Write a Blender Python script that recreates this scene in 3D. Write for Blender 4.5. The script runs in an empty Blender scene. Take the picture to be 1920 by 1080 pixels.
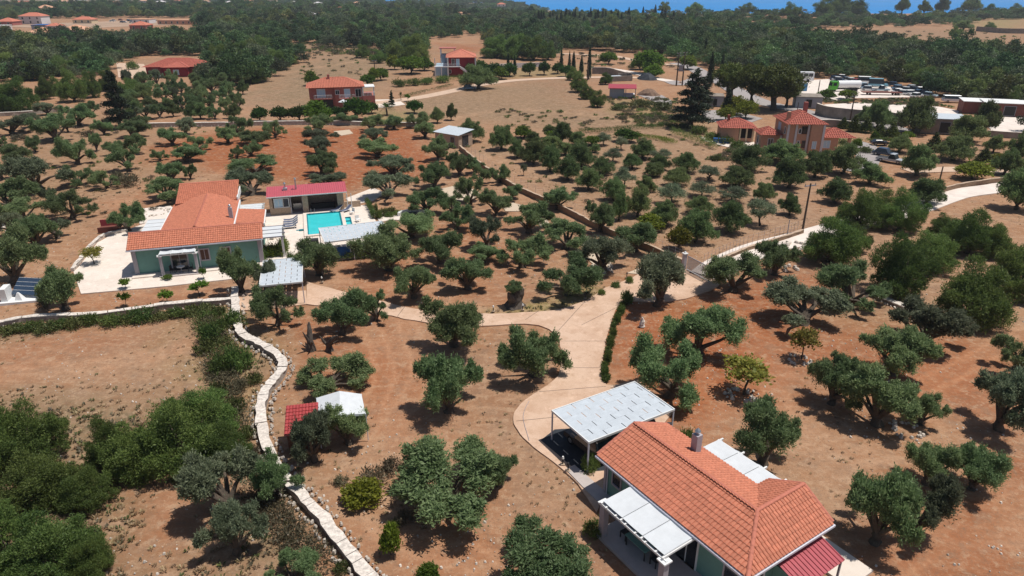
import bpy, math, random
import numpy as np
from mathutils import Matrix, Vector
from mathutils.geometry import tessellate_polygon
R = math.radians
rng = np.random.default_rng(7)
random.seed(7)
S = bpy.context.scene
C = S.collection

# ---------------------------------------------------------------- camera, sky, sun
F, H, HOR = 1300., 30., -30.              # focal length in photo pixels, flying height, row of the horizon
PITCH = math.atan((540 - HOR) / F)
cam = bpy.data.objects.new('camera', bpy.data.cameras.new('camera'))
C.objects.link(cam); S.camera = cam
cam.data.sensor_width = 36; cam.data.lens = 36 * F / 1920
cam.data.clip_start = 1; cam.data.clip_end = 90000
cam.location = (0, 0, H); cam.rotation_euler = (R(90) - PITCH, 0, 0)
SUN = Vector((0.36, 0.02, 1)).normalized()
sun = bpy.data.objects.new('sun', bpy.data.lights.new('sun', 'SUN'))
C.objects.link(sun); sun.data.energy = 4.5; sun.data.angle = R(0.53); sun.data.color = (1, .955, .88)
sun.rotation_euler = SUN.to_track_quat('Z', 'Y').to_euler()
W = bpy.data.worlds.new('World'); S.world = W; W.use_nodes = True
nt = W.node_tree; bg = nt.nodes['Background']
sky = nt.nodes.new('ShaderNodeTexSky'); sky.sky_type = 'NISHITA'; sky.sun_disc = False
sky.sun_elevation = math.asin(SUN.z); sky.sun_rotation = math.atan2(SUN.x, SUN.y)
nt.links.new(sky.outputs[0], bg.inputs[0]); bg.inputs[1].default_value = 0.074
S.view_settings.view_transform = 'Standard'; S.view_settings.look = 'None'
S.view_settings.exposure = 0.10; S.view_settings.gamma = 1; S.view_settings.use_curve_mapping = False
S.cycles.max_bounces = 6; S.cycles.diffuse_bounces = 3; S.cycles.transparent_max_bounces = 6

# ---------------------------------------------------------------- survey: photo pixel <-> place on the land
cp, sp = math.cos(PITCH), math.sin(PITCH)
def at(x, y, z=0.):
    u = (x - 960) / F; v = (540 - y) / F
    d = (u, cp + v * sp, -sp + v * cp); t = (z - H) / d[2]
    return Vector((d[0] * t, d[1] * t, z))
def px(X, Y, Z=0.):
    dz = Z - H; f = Y * cp - dz * sp
    return 960 + F * X / f, 540 - F * (Y * sp + dz * cp) / f
def depth(p): return p.y * cp - (p.z - H) * sp
def gpoly(pts): return [tuple(at(*p)[:2]) for p in pts]

# ---------------------------------------------------------------- materials
MATS = {}
def nodes(name):
    m = bpy.data.materials.new(name); m.use_nodes = True
    t = m.node_tree; return m, t, t.nodes['Principled BSDF'], t.nodes.new, t.links.new
def mat(name, col, rough=.7, metal=0., var=.12, scale=6., bump=0., spec=.3, rnd=0.):
    """plain surface: base colour with fine procedural wear, an optional relief and per-object variation"""
    if name in MATS: return MATS[name]
    m, t, b, N, L = nodes(name)
    tc = N('ShaderNodeTexCoord'); n = N('ShaderNodeTexNoise'); n.inputs['Scale'].default_value = scale
    n.inputs['Detail'].default_value = 6; n.inputs['Roughness'].default_value = .65
    L(tc.outputs['Object'], n.inputs['Vector'])
    r = N('ShaderNodeValToRGB')
    r.color_ramp.elements[0].position = .3; r.color_ramp.elements[1].position = .7
    lo = [c * (1 - var) for c in col]; hi = [min(1, c * (1 + var)) for c in col]
    r.color_ramp.elements[0].color = (*lo, 1); r.color_ramp.elements[1].color = (*hi, 1)
    L(n.outputs[0], r.inputs[0]); out = r.outputs[0]
    if rnd:
        oi = N('ShaderNodeObjectInfo'); hs = N('ShaderNodeHueSaturation')
        ma = N('ShaderNodeMapRange'); ma.inputs[3].default_value = 1 - rnd; ma.inputs[4].default_value = 1 + rnd
        L(oi.outputs['Random'], ma.inputs[0]); L(ma.outputs[0], hs.inputs['Value']); L(out, hs.inputs['Color']); out = hs.outputs[0]
    L(out, b.inputs['Base Color'])
    b.inputs['Roughness'].default_value = rough; b.inputs['Metallic'].default_value = metal
    b.inputs['Specular IOR Level'].default_value = spec
    if bump:
        bu = N('ShaderNodeBump'); bu.inputs['Strength'].default_value = bump; bu.inputs['Distance'].default_value = .05
        L(n.outputs[0], bu.inputs['Height']); L(bu.outputs[0], b.inputs['Normal'])
    MATS[name] = m; return m
def foliage(name, ca, cb, trans=.48, rnd=.32):
    m, t, b, N, L = nodes(name)
    at_ = N('ShaderNodeAttribute'); at_.attribute_name = 'tint'
    mx = N('ShaderNodeMix'); mx.data_type = 'RGBA'; mx.inputs[6].default_value = (*ca, 1); mx.inputs[7].default_value = (*cb, 1)
    L(at_.outputs['Fac'], mx.inputs[0])
    oi = N('ShaderNodeObjectInfo'); hs = N('ShaderNodeHueSaturation')
    ma = N('ShaderNodeMapRange'); ma.inputs[3].default_value = 1 - rnd; ma.inputs[4].default_value = 1 + rnd
    mb = N('ShaderNodeMapRange'); mb.inputs[3].default_value = .478; mb.inputs[4].default_value = .515
    ml = N('ShaderNodeMath'); ml.operation = 'MULTIPLY'; ml.inputs[1].default_value = 7.31
    fr = N('ShaderNodeMath'); fr.operation = 'FRACT'
    L(oi.outputs['Random'], ma.inputs[0]); L(oi.outputs['Random'], ml.inputs[0]); L(ml.outputs[0], fr.inputs[0]); L(fr.outputs[0], mb.inputs[0])
    L(mx.outputs[2], hs.inputs['Color']); L(ma.outputs[0], hs.inputs['Value']); L(mb.outputs[0], hs.inputs['Hue'])
    L(hs.outputs[0], b.inputs['Base Color']); b.inputs['Roughness'].default_value = .55; b.inputs['Specular IOR Level'].default_value = .25
    tr = N('ShaderNodeBsdfTranslucent'); L(hs.outputs[0], tr.inputs[0])
    ms = N('ShaderNodeMixShader'); ms.inputs[0].default_value = trans
    L(b.outputs[0], ms.inputs[1]); L(tr.outputs[0], ms.inputs[2]); L(ms.outputs[0], t.nodes['Material Output'].inputs[0])
    return m
def worn(name, ca, cb, cc):
    """poured concrete: broad stains, drifted soil and fine grain"""
    m, t, b, N, L = nodes(name); tc = N('ShaderNodeTexCoord')
    def nz(s_, d=6, r_=.65):
        n = N('ShaderNodeTexNoise'); n.inputs['Scale'].default_value = s_; n.inputs['Detail'].default_value = d; n.inputs['Roughness'].default_value = r_; L(tc.outputs['Object'], n.inputs['Vector']); return n.outputs[0]
    def mx(f, lo, hi, k, a, c):
        r_ = N('ShaderNodeMapRange'); r_.inputs[1].default_value = lo; r_.inputs[2].default_value = hi; r_.inputs[4].default_value = k; L(f, r_.inputs[0])
        x = N('ShaderNodeMix'); x.data_type = 'RGBA'; L(r_.outputs[0], x.inputs[0])
        for s_, q in ((a, 6), (c, 7)):
            if isinstance(s_, tuple): x.inputs[q].default_value = (*s_, 1)
            else: L(s_, x.inputs[q])
        return x.outputs[2]
    c = mx(nz(.28, 7, .7), .42, .62, .75, ca, cb); c = mx(nz(1.3, 7, .75), .52, .68, .6, c, cc); c = mx(nz(.7, 5, .7), .55, .66, .55, c, tuple(min(1, q * 1.18) for q in ca)); c = mx(nz(14, 4, .7), .5, .7, .35, c, cc)
    L(c, b.inputs['Base Color']); b.inputs['Roughness'].default_value = .9; b.inputs['Specular IOR Level'].default_value = .2
    bu = N('ShaderNodeBump'); bu.inputs['Strength'].default_value = .2; bu.inputs['Distance'].default_value = .03; L(nz(9), bu.inputs['Height']); L(bu.outputs[0], b.inputs['Normal'])
    return m
FOL = {
 'olive': foliage('olive leaves', (.080, .138, .050), (.255, .330, .152)),
 'round': foliage('dense olive leaves', (.064, .108, .038), (.210, .270, .105)),
 'grey': foliage('grey olive leaves', (.085, .115, .062), (.240, .275, .170)),
 'dense': foliage('evergreen leaves', (.050, .100, .025), (.195, .262, .070)),
 'lime': foliage('bright leaves', (.055, .110, .010), (.145, .220, .028)),
 'yellow': foliage('yellow green leaves', (.085, .110, .010), (.220, .230, .030)),
 'autumn': foliage('sparse yellowing leaves', (.095, .115, .018), (.300, .270, .060)),
 'citrus': foliage('glossy citrus leaves', (.022, .062, .010), (.070, .135, .022)),
 'dark': foliage('dark conifer needles', (.010, .024, .010), (.040, .060, .026), .1),
 'cypress': foliage('cypress needles', (.012, .030, .010), (.042, .066, .022), .1),
 'cone': foliage('golden conifer needles', (.022, .044, .006), (.090, .115, .014), .1),
 'pine': foliage('stone pine needles', (.045, .075, .010), (.140, .170, .030), .25),
 'scrub': foliage('dry scrub', (.070, .064, .036), (.170, .140, .085), .2),
 'weed': foliage('green weeds', (.040, .062, .016), (.130, .140, .045), .25),
 'straw': foliage('straw', (.20, .135, .070), (.42, .31, .18), .3),
}
M = dict(
 bark=mat('bark', (.085, .066, .050), .9, var=.4, scale=5, bump=.5),
 tile=mat('terracotta tile', (.46, .162, .096), .75, var=.16, scale=9, rnd=.15),
 tile2=mat('terracotta tile joined', (.46, .165, .098), .75, var=.26, scale=3.6),
 ridge=mat('ridge tile', (.44, .15, .10), .75, var=.15, rnd=.08),
 farroof=mat('weathered red roof', (.36, .10, .07), .8, var=.3, scale=2.),
 orange=mat('orange roof', (.46, .155, .10), .8, var=.2, scale=2.),
 paleroof=mat('pale orange roof', (.55, .30, .19), .8, var=.2, scale=1.),
 redmetal=mat('red sheet metal', (.42, .085, .105), .45, var=.10, scale=3., spec=.4),
 redmetal2=mat('dull red sheet metal', (.33, .045, .060), .5, var=.14, scale=3., spec=.4),
 teal=mat('teal plaster', (.145, .29, .25), .85, var=.07, scale=2., bump=.05),
 white=mat('white paint', (.68, .68, .67), .6, var=.05),
 canvas=mat('white canvas', (.54, .56, .58), .8, var=.06, scale=2.),
 shade=mat('pale grey sheet', (.45, .49, .53), .6, var=.09, scale=2., rnd=.02),
 mauve=mat('mauve grey plaster', (.36, .335, .36), .85, var=.08),
 gutter=mat('pale gutter', (.58, .58, .64), .5, var=.05),
 steel=mat('galvanised steel', (.45, .46, .47), .35, .8, .1),
 grey=mat('grey metal', (.28, .28, .32), .5, .2, .08),
 glass=mat('dark window glass', (.022, .026, .034), .08, var=.1, spec=.6),
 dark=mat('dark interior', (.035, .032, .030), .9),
 brown=mat('brown shutters', (.10, .045, .030), .6),
 blue=mat('blue cloth', (.02, .10, .30), .8),
 ltblue=mat('pale blue shutters', (.42, .58, .70), .6),
 lounge=mat('slate blue lounger cloth', (.085, .10, .16), .8),
 wicker=mat('dark wicker', (.035, .034, .036), .7),
 stone=mat('stone masonry', (.40, .30, .22), .9, var=.35, scale=7, bump=.5),
 dstone=mat('grey field stone', (.36, .31, .27), .9, var=.35, scale=4, bump=.5, rnd=.2),
 wstone=mat('whitewashed stone', (.57, .51, .455), .9, var=.38, scale=4, bump=.5, rnd=.06),
 mudcap=mat('tan wall top', (.42, .31, .225), .9, var=.14, scale=2.), mudwall=mat('tan render', (.25, .165, .105), .9, var=.18, scale=3, bump=.2),
 conc=mat('pale concrete', (.62, .54, .47), .9, var=.06, scale=1.2),
 terr=worn('cream paving', (.68, .60, .53), (.60, .51, .44), (.50, .41, .34)),
 tint=worn('pink concrete', (.545, .385, .285), (.43, .275, .185), (.36, .22, .14)),
 slab=mat('grey patio', (.42, .37, .35), .85, var=.08, scale=2),
 asphalt=mat('worn asphalt', (.30, .27, .26), .9, var=.12, scale=.6),
 gravel=mat('pale gravel', (.64, .56, .50), .95, var=.14, scale=.5, bump=.2),
 track=mat('dirt track', (.50, .36, .265), .95, var=.12, scale=.6, bump=.1),
 pool=mat('turquoise pool tile', (.008, .19, .23), .3, var=.1),
 shadow_tarp=mat('charcoal shadow and tarpaulin', (.026, .030, .038), .7, var=.2, scale=1.5),  # charcoal for the painted carport shadow and the tarpaulin heap
 pink=mat('pink plaster', (.36, .125, .105), .9, var=.08, scale=2),
 crimson=mat('crimson plaster', (.23, .022, .030), .9, var=.08, scale=2),
 peach=mat('peach plaster', (.50, .27, .175), .9, var=.07, scale=2),
 cream=mat('cream plaster', (.62, .50, .33), .9, var=.07),
 palewall=mat('pale plaster', (.60, .57, .58), .9, var=.06),
 blockwall=mat('grey block wall', (.24, .205, .175), .95, var=.3, scale=.7, bump=.2),
 greypaint=mat('blue grey plaster', (.30, .32, .36), .9, var=.08),
 tyre=mat('tyre rubber', (.018, .018, .018), .9), rim=mat('wheel rim', (.35, .35, .36), .4, .7),
 wood=mat('weathered pole wood', (.085, .060, .045), .9, var=.3, scale=8),
 rust=mat('brown container', (.16, .055, .042), .8, var=.2, scale=1.5),
 solar=mat('solar glass', (.03, .05, .085), .12, var=.15, scale=3, spec=.7),
 lamp=mat('lamp light red', (.5, .02, .02), .3), headl=mat('headlamp', (.7, .7, .7), .2),
 litter=mat('loose stone', (.50, .44, .38), .95, var=.25, scale=4, rnd=.25),
)
def paint(name, col, rough=.3): return mat('paint ' + name, col, rough, var=.03, spec=.5)
def water_mat(name, col, rough, scale, strength):
    m, t, b, N, L = nodes(name)
    tc = N('ShaderNodeTexCoord'); n = N('ShaderNodeTexNoise'); n.inputs['Scale'].default_value = scale; n.inputs['Detail'].default_value = 4
    L(tc.outputs['Object'], n.inputs['Vector']); bu = N('ShaderNodeBump'); bu.inputs['Strength'].default_value = strength
    L(n.outputs[0], bu.inputs['Height']); L(bu.outputs[0], b.inputs['Normal'])
    n2 = N('ShaderNodeTexNoise'); n2.inputs['Scale'].default_value = scale * .3; L(tc.outputs['Object'], n2.inputs['Vector'])
    mx = N('ShaderNodeMix'); mx.data_type = 'RGBA'
    mx.inputs[6].default_value = (*[c * .85 for c in col], 1); mx.inputs[7].default_value = (*[min(1, c * 1.15) for c in col], 1)
    L(n2.outputs[0], mx.inputs[0]); L(mx.outputs[2], b.inputs['Base Color'])
    b.inputs['Roughness'].default_value = rough; b.inputs['IOR'].default_value = 1.33
    return m
M['poolwater'] = water_mat('pool water', (.045, .50, .53), .08, 2.5, .08)
_sea = M['sea'] = water_mat('sea water', (.001, .19, .50), .6, .01, .3); _sea.node_tree.nodes['Principled BSDF'].inputs['Specular IOR Level'].default_value = .12

# ---------------------------------------------------------------- object helpers
def link(o, parent=None, label=None, kind=None):
    C.objects.link(o)
    if parent is not None: o.parent = parent
    if label: o['label'] = label
    if kind: o['kind'] = kind
    return o
def thing(name, label, cat, loc=(0, 0, 0), rz=0., group=None):
    o = bpy.data.objects.new(name, None); o.empty_display_size = .3; C.objects.link(o)
    o.location = loc; o.rotation_euler = (0, 0, rz); o['label'] = label; o['category'] = cat
    if group: o['group'] = group
    return o
def tag(o, label, cat, group=None):
    o['label'] = label; o['category'] = cat
    if group: o['group'] = group
    return o
class MB:
    def __init__(s): s.v = []; s.f = []; s.m = []; s.mi = 0
    def face(s, *pts):
        n = len(s.v); s.v += [tuple(p) for p in pts]; s.f.append(tuple(range(n, n + len(pts)))); s.m.append(s.mi); return s
    def box(s, x0, x1, y0, y1, z0, z1):
        return s.hexa([(x0, y0, z0), (x1, y0, z0), (x1, y1, z0), (x0, y1, z0)], [(x0, y0, z1), (x1, y0, z1), (x1, y1, z1), (x0, y1, z1)])
    def hexa(s, lo, hi):
        n = len(s.v); k = len(lo); s.v += [tuple(p) for p in lo] + [tuple(p) for p in hi]
        s.f.append(tuple(n + i for i in reversed(range(k)))); s.f.append(tuple(n + k + i for i in range(k)))
        for i in range(k): j = (i + 1) % k; s.f.append((n + i, n + j, n + k + j, n + k + i))
        s.m += [s.mi] * (k + 2); return s
    def bar(s, a, b, r, k=6, r2=None):
        a, b = Vector(a), Vector(b); d = b - a; q = d.to_track_quat('Z', 'Y'); r2 = r if r2 is None else r2
        lo = []; hi = []
        for i in range(k):
            w = 2 * math.pi * (i + .5) / k; e = Vector((math.cos(w), math.sin(w), 0))
            lo.append(a + q @ (e * r)); hi.append(b + q @ (e * r2))
        return s.hexa(lo, hi)
    def prism(s, poly, z0, z1): return s.hexa([(x, y, z0) for x, y in poly], [(x, y, z1) for x, y in poly])
    def slab(s, pts, th):
        """solid sheet under a planar polygon pts (top face), thickness th downwards"""
        return s.hexa([(p[0], p[1], p[2] - th) for p in pts], pts)
    def build(s, name, m, parent=None, label=None, kind=None, smooth=False):
        me = bpy.data.meshes.new(name); me.from_pydata(s.v, [], s.f)
        for x in (m if isinstance(m, (list, tuple)) else [m]): me.materials.append(x)
        if any(s.m): me.polygons.foreach_set('material_index', s.m)
        if smooth: me.polygons.foreach_set('use_smooth', [True] * len(s.f))
        me.update(); o = bpy.data.objects.new(name, me); return link(o, parent, label, kind)
def sheet(name, pts, m, z0, z1, parent=None, kind='structure', label=None):
    """flat paving cut to an outline in plan, with sides down to z0 (edges stepped by its thickness)"""
    v = [Vector((x, y, 0)) for x, y in pts]; tris = tessellate_polygon([v]); n = len(pts)
    area = sum(pts[i][0] * pts[(i + 1) % n][1] - pts[(i + 1) % n][0] * pts[i][1] for i in range(n))
    V = [(x, y, z1) for x, y in pts] + [(x, y, z0) for x, y in pts]; Fc = []
    for a, b, c in tris:
        cr = (v[b] - v[a]).cross(v[c] - v[a]).z
        Fc.append((a, b, c) if cr > 0 else (a, c, b))
    for i in range(n):
        j = (i + 1) % n
        Fc.append((i, i + n, j + n, j) if area > 0 else (i, j, j + n, i + n))
    me = bpy.data.meshes.new(name); me.from_pydata(V, [], Fc); me.materials.append(m); me.update()
    return link(bpy.data.objects.new(name, me), parent, label, kind)
def catmull(pts, n=6):
    P = [Vector(p) for p in pts]; P = [P[0] * 2 - P[1]] + P + [P[-1] * 2 - P[-2]]; out = []
    for i in range(1, len(P) - 2):
        for k in range(n):
            t = k / n; a, b, c, d = P[i - 1:i + 3]
            out.append(.5 * ((2 * b) + (c - a) * t + (2 * a - 5 * b + 4 * c - d) * t * t + (3 * b - a - 3 * c + d) * t ** 3))
    return out + [P[-2]]
def offsets(line, w):
    L_, R_ = [], []
    for i, p in enumerate(line):
        d = (line[min(i + 1, len(line) - 1)] - line[max(i - 1, 0)]); d.z = 0; d.normalize(); nrm = Vector((-d.y, d.x, 0))
        L_.append(p + nrm * w / 2); R_.append(p - nrm * w / 2)
    return L_, R_
def road(name, pts, w, m, z0=-.12, z1=.03, n=6):
    line = catmull([at(*p) for p in pts], n); a, b = offsets(line, w)
    return sheet(name, [tuple(p[:2]) for p in a] + [tuple(p[:2]) for p in reversed(b)], m, z0, z1)

# ---------------------------------------------------------------- ground
def seg_dist(P, poly):
    """signed distance (inside > 0) of points P to an outline"""
    poly = np.array(poly); n = len(poly); best = np.full(len(P), 1e9); ins = np.zeros(len(P), bool)
    x, y = P[:, 0], P[:, 1]
    for i in range(n):
        a, b = poly[i], poly[(i + 1) % n]; e = b - a; L2 = max(e @ e, 1e-9)
        t = np.clip(((x - a[0]) * e[0] + (y - a[1]) * e[1]) / L2, 0, 1)
        best = np.minimum(best, np.hypot(x - a[0] - t * e[0], y - a[1] - t * e[1]))
        c = ((a[1] > y) != (b[1] > y)); ins ^= c & (x < (b[0] - a[0]) * (y - a[1]) / (b[1] - a[1] + 1e-12) + a[0])
    return np.where(ins, best, -best)
def vnoise(P, f, seed=0):
    r = np.random.default_rng(seed); T = r.random((256, 256)); x = P[:, 0] * f + 1000.3; y = P[:, 1] * f + 1000.7
    i = np.floor(x).astype(int); j = np.floor(y).astype(int); u = x - i; v = y - j; u = u * u * (3 - 2 * u); v = v * v * (3 - 2 * v)
    g = lambda a, b: T[a % 256, b % 256]
    return (g(i, j) * (1 - u) + g(i + 1, j) * u) * (1 - v) + (g(i, j + 1) * (1 - u) + g(i + 1, j + 1) * u) * v
def fbm(P, f, seed=0, o=4): return sum(vnoise(P, f * 2 ** k, seed + k) / 2 ** k for k in range(o)) / sum(1 / 2 ** k for k in range(o))
# areas of the land, outlined where the photograph shows them: (outline, soil red, straw, green, scrub dark)
RED = [
 ([(265, 275), (330, 262), (420, 245), (560, 238), (770, 240), (830, 300), (800, 330), (700, 345), (640, 360), (560, 345), (470, 330), (400, 315), (300, 300)], 1., 3),
 ([(840, 420), (930, 420), (1010, 470), (960, 560), (860, 560), (780, 520)], .45, 4),
 ([(630, 490), (760, 480), (840, 560), (700, 560), (640, 520)], .5, 3),
 ([(1150, 560), (1420, 520), (1520, 500), (1560, 640), (1400, 760), (1300, 790), (1240, 760), (1140, 700)], .95, 4),
 ([(1400, 560), (1920, 640), (1920, 800), (1500, 700)], .75, 4),
 ([(1700, 930), (1920, 880), (1920, 1080), (1620, 1080)], .9, 4),
 ([(560, 600), (700, 600), (760, 700), (720, 790), (660, 740), (560, 680)], .65, 4),
 ([(700, 990), (940, 960), (1100, 1000), (1250, 1090), (760, 1090)], .6, 4),
 ([(90, 560), (430, 530), (430, 565), (120, 590)], .45, 1.5),
 ([(0, 640), (120, 615), (350, 600), (360, 640), (200, 690), (0, 700)], .40, 3),
 ([(250, 800), (360, 830), (380, 1080), (200, 1080), (160, 960)], .3, 3),
 ([(1000, 150), (1080, 150), (1060, 180), (1010, 175)], .5, 8),
 ([(830, 82), (915, 88), (905, 98), (840, 96)], .9, 10),
 ([(1395, 62), (1700, 52), (1920, 62), (1920, 105), (1760, 92), (1640, 80), (1400, 72)], .30, 20),
 ([(200, 380), (330, 330), (300, 420), (180, 470)], .35, 3),
]
STRAW = [
 ([(0, 690), (360, 610), (420, 700), (330, 760), (0, 780)], .55, 3),
 ([(870, 275), (1240, 230), (1480, 300), (1560, 440), (1480, 450), (1300, 500), (1100, 400)], .55, 4),
 ([(690, 195), (860, 165), (1060, 145), (1130, 205), (1240, 215), (1270, 240), (1000, 245), (790, 215)], .5, 6),
 ([(440, 190), (520, 130), (640, 100), (760, 118), (690, 165), (580, 205)], .6, 10),
 ([(1240, 235), (1400, 235), (1410, 300), (1300, 290)], .7, 5),
 ([(1395, 62), (1700, 52), (1920, 62), (1920, 105), (1760, 92), (1640, 80), (1400, 72)], .6, 20),
 ([(1500, 470), (1920, 380), (1920, 520), (1600, 620)], .4, 5),
 ([(960, 820), (1120, 920), (1180, 1080), (1020, 1080), (900, 900)], .4, 3),
 ([(1380, 860), (1600, 860), (1760, 960), (1560, 960)], .5, 3),
]
GREEN = [
 ([(860, 592), (985, 590), (1070, 580), (1130, 545), (1110, 530), (1040, 560), (900, 580)], .8, 1.0),
 ([(360, 590), (430, 575), (520, 690), (470, 760), (380, 700)], .5, 3),
 ([(700, 208), (790, 205), (800, 235), (700, 235)], .8, 3),
 ([(950, 130), (1080, 122), (1100, 142), (900, 150)], .6, 5),
 ([(1560, 262), (1650, 268), (1680, 290), (1570, 290)], .5, 3),
 ([(1200, 225), (1330, 215), (1330, 245), (1250, 250)], .3, 5),
 ([(1140, 185), (1260, 190), (1240, 215), (1150, 210)], .6, 5),
 ([(1820, 40), (1920, 30), (1920, 52), (1830, 54)], .8, 15),
 ([(1290, 575), (1920, 580), (1920, 640), (1500, 600)], .15, 5),
]
SCRUB = [
 ([(440, 190), (520, 130), (640, 100), (760, 118), (690, 165), (580, 205)], .85, 14),
 ([(690, 195), (860, 165), (1060, 145), (1130, 205), (1240, 215), (1270, 240), (1000, 245), (790, 215)], .62, 10),
 ([(1395, 62), (1700, 52), (1920, 62), (1920, 105), (1760, 92), (1640, 80), (1400, 72)], .45, 25),
 ([(0, 205), (260, 215), (300, 330), (120, 420), (0, 430)], .4, 5), ([(880, 270), (1240, 235), (1400, 330), (1300, 470), (1120, 400)], .34, 5),
 ([(480, 78), (740, 88), (800, 90), (780, 112), (560, 104)], .6, 12),
 ([(360, 590), (430, 575), (520, 690), (490, 800), (520, 900), (600, 1000), (660, 1090), (380, 1090), (420, 880), (460, 760)], .8, 3),
 ([(0, 760), (340, 740), (470, 780), (460, 870), (330, 880), (200, 900), (220, 1090), (0, 1090)], 1., 3),
 ([(640, 880), (760, 900), (800, 990), (720, 970)], .4, 2),
 ([(0, 612), (180, 592), (430, 570), (430, 585), (180, 612), (0, 640)], .7, 1.2),
]
def zone(P, tbl, seed):
    out = np.zeros(len(P))
    wob = (fbm(P, .22, seed) - .5) * 2
    for pts, s, soft in tbl:
        d = seg_dist(P, gpoly(pts)); out = np.maximum(out, s * np.clip(.5 + (d + wob * soft * 1.2) / (2 * soft), 0, 1))
    return out
def make_ground():
    ys = [8.]
    while ys[-1] < 1060: ys.append(ys[-1] + max(.34, .0125 * ys[-1]))
    ys = np.array([-60., -25., 0.] + ys); nc = 380; tt = np.linspace(-1.35, 1.35, nc)
    half = np.maximum(np.abs(ys), 26) * 1.0
    X = tt[None, :] * half[:, None]; Y = np.repeat(ys[:, None], nc, 1)
    P = np.stack([X.ravel(), Y.ravel()], 1)
    z = -.12 * fbm(P, .35, 11) - .05 * fbm(P, 1.3, 31) - 9 * np.clip((Y.ravel() - 790) / 265, 0, 1) ** 1.4 * np.clip((X.ravel() + 140) / 200, 0, 1)
    V = np.zeros((len(P), 3)); V[:, :2] = P; V[:, 2] = z
    ny = len(ys); idx = np.arange(ny * nc).reshape(ny, nc)
    Q = np.stack([idx[:-1, :-1], idx[:-1, 1:], idx[1:, 1:], idx[1:, :-1]], -1).reshape(-1, 4)
    me = bpy.data.meshes.new('ground'); me.vertices.add(len(V)); me.vertices.foreach_set('co', V.ravel())
    me.loops.add(Q.size); me.loops.foreach_set('vertex_index', Q.ravel().astype(np.int32))
    me.polygons.add(len(Q)); me.polygons.foreach_set('loop_start', np.arange(0, Q.size, 4, dtype=np.int32)); me.update()
    a = me.color_attributes.new('soil', 'FLOAT_COLOR', 'POINT')
    col = np.stack([zone(P, RED, 1), zone(P, STRAW, 2), zone(P, GREEN, 3), zone(P, SCRUB, 4)], 1)
    a.data.foreach_set('color', col.astype(np.float32).ravel())
    ruts = np.zeros(len(P)); wob = (fbm(P, .15, 61) - .5) * 1.6; brk = fbm(P, .12, 71)
    for pts in ([(1150, 715), (1230, 690), (1300, 700), (1335, 750), (1310, 810), (1350, 880), (1480, 920), (1600, 860), (1700, 850), (1800, 910), (1930, 950)], [(1250, 600), (1350, 600), (1440, 640), (1450, 720), (1480, 800), (1600, 850)], [(1930, 620), (1800, 690), (1720, 740), (1760, 830)], [(1640, 1085), (1760, 1010), (1930, 1000)],
                [(760, 600), (790, 700), (730, 800), (690, 900), (740, 1000), (900, 1050)], [(700, 620), (720, 700), (700, 760), (730, 830), (900, 870)], [(170, 520), (220, 440), (300, 375), (420, 322), (500, 300)], [(0, 470), (130, 420), (220, 380), (300, 372)], [(880, 290), (980, 352), (1080, 402), (1200, 460)], [(900, 290), (1040, 330), (1200, 380), (1330, 470)], [(790, 235), (950, 205), (1100, 215), (1250, 235)], [(560, 200), (480, 215), (440, 180), (520, 140), (700, 110)], [(30, 590), (200, 560), (430, 545)], [(0, 700), (200, 680), (350, 650)], [(620, 520), (720, 530), (830, 560), (930, 580)]):
        q = [np.array(at(*p)[:2]) for p in pts]; q = [np.array(v[:2]) for v in catmull([Vector((*v, 0)) for v in q], 4)]; best = np.full(len(P), 1e9)
        for a0, a1 in zip(q[:-1], q[1:]):
            e = a1 - a0; tt_ = np.clip(((P - a0) @ e) / max(e @ e, 1e-9), 0, 1); best = np.minimum(best, np.hypot(*(P - a0 - tt_[:, None] * e).T))
        best = np.abs(best + wob * .25); ruts = np.maximum(ruts, np.exp(-((best - .8) / .32) ** 2) * np.clip((brk - .36) * 6, 0, 1)); ruts = np.maximum(ruts, .35 * np.exp(-(best / 1.6) ** 2))
    ra_ = me.attributes.new('ruts', 'FLOAT', 'POINT'); ra_.data.foreach_set('value', ruts.astype(np.float32))
    m, t, b, N, L = nodes('dry earth')
    tc = N('ShaderNodeTexCoord')
    def noise(sc, det=6, ro=.6, stretch=None):
        n = N('ShaderNodeTexNoise'); n.inputs['Scale'].default_value = sc; n.inputs['Detail'].default_value = det; n.inputs['Roughness'].default_value = ro
        if stretch:
            mp = N('ShaderNodeMapping'); mp.inputs['Rotation'].default_value = (0, 0, stretch[1]); mp.inputs['Scale'].default_value = (1, stretch[0], 1)
            L(tc.outputs['Object'], mp.inputs[0]); L(mp.outputs[0], n.inputs['Vector'])
        else: L(tc.outputs['Object'], n.inputs['Vector'])
        return n.outputs[0]
    def ramp(s, lo, hi, c0=(0, 0, 0), c1=(1, 1, 1)):
        r = N('ShaderNodeValToRGB'); r.color_ramp.elements[0].position = lo; r.color_ramp.elements[1].position = hi
        r.color_ramp.elements[0].color = (*c0, 1); r.color_ramp.elements[1].color = (*c1, 1); L(s, r.inputs[0]); return r.outputs[0]
    def mixc(f, a_, b_, mode='MIX'):
        x = N('ShaderNodeMix'); x.data_type = 'RGBA'; x.blend_type = mode
        for s_, k in ((f, 0), (a_, 6), (b_, 7)):
            if isinstance(s_, (int, float)): x.inputs[k].default_value = s_
            elif isinstance(s_, tuple): x.inputs[k].default_value = (*s_, 1)
            else: L(s_, x.inputs[k])
        return x.outputs[2]
    def mul(a_, b_, op='MULTIPLY'):
        x = N('ShaderNodeMath'); x.operation = op; x.use_clamp = True
        for k, s_ in enumerate((a_, b_)):
            if isinstance(s_, (int, float)): x.inputs[k].default_value = s_
            else: L(s_, x.inputs[k])
        return x.outputs[0]
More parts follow.
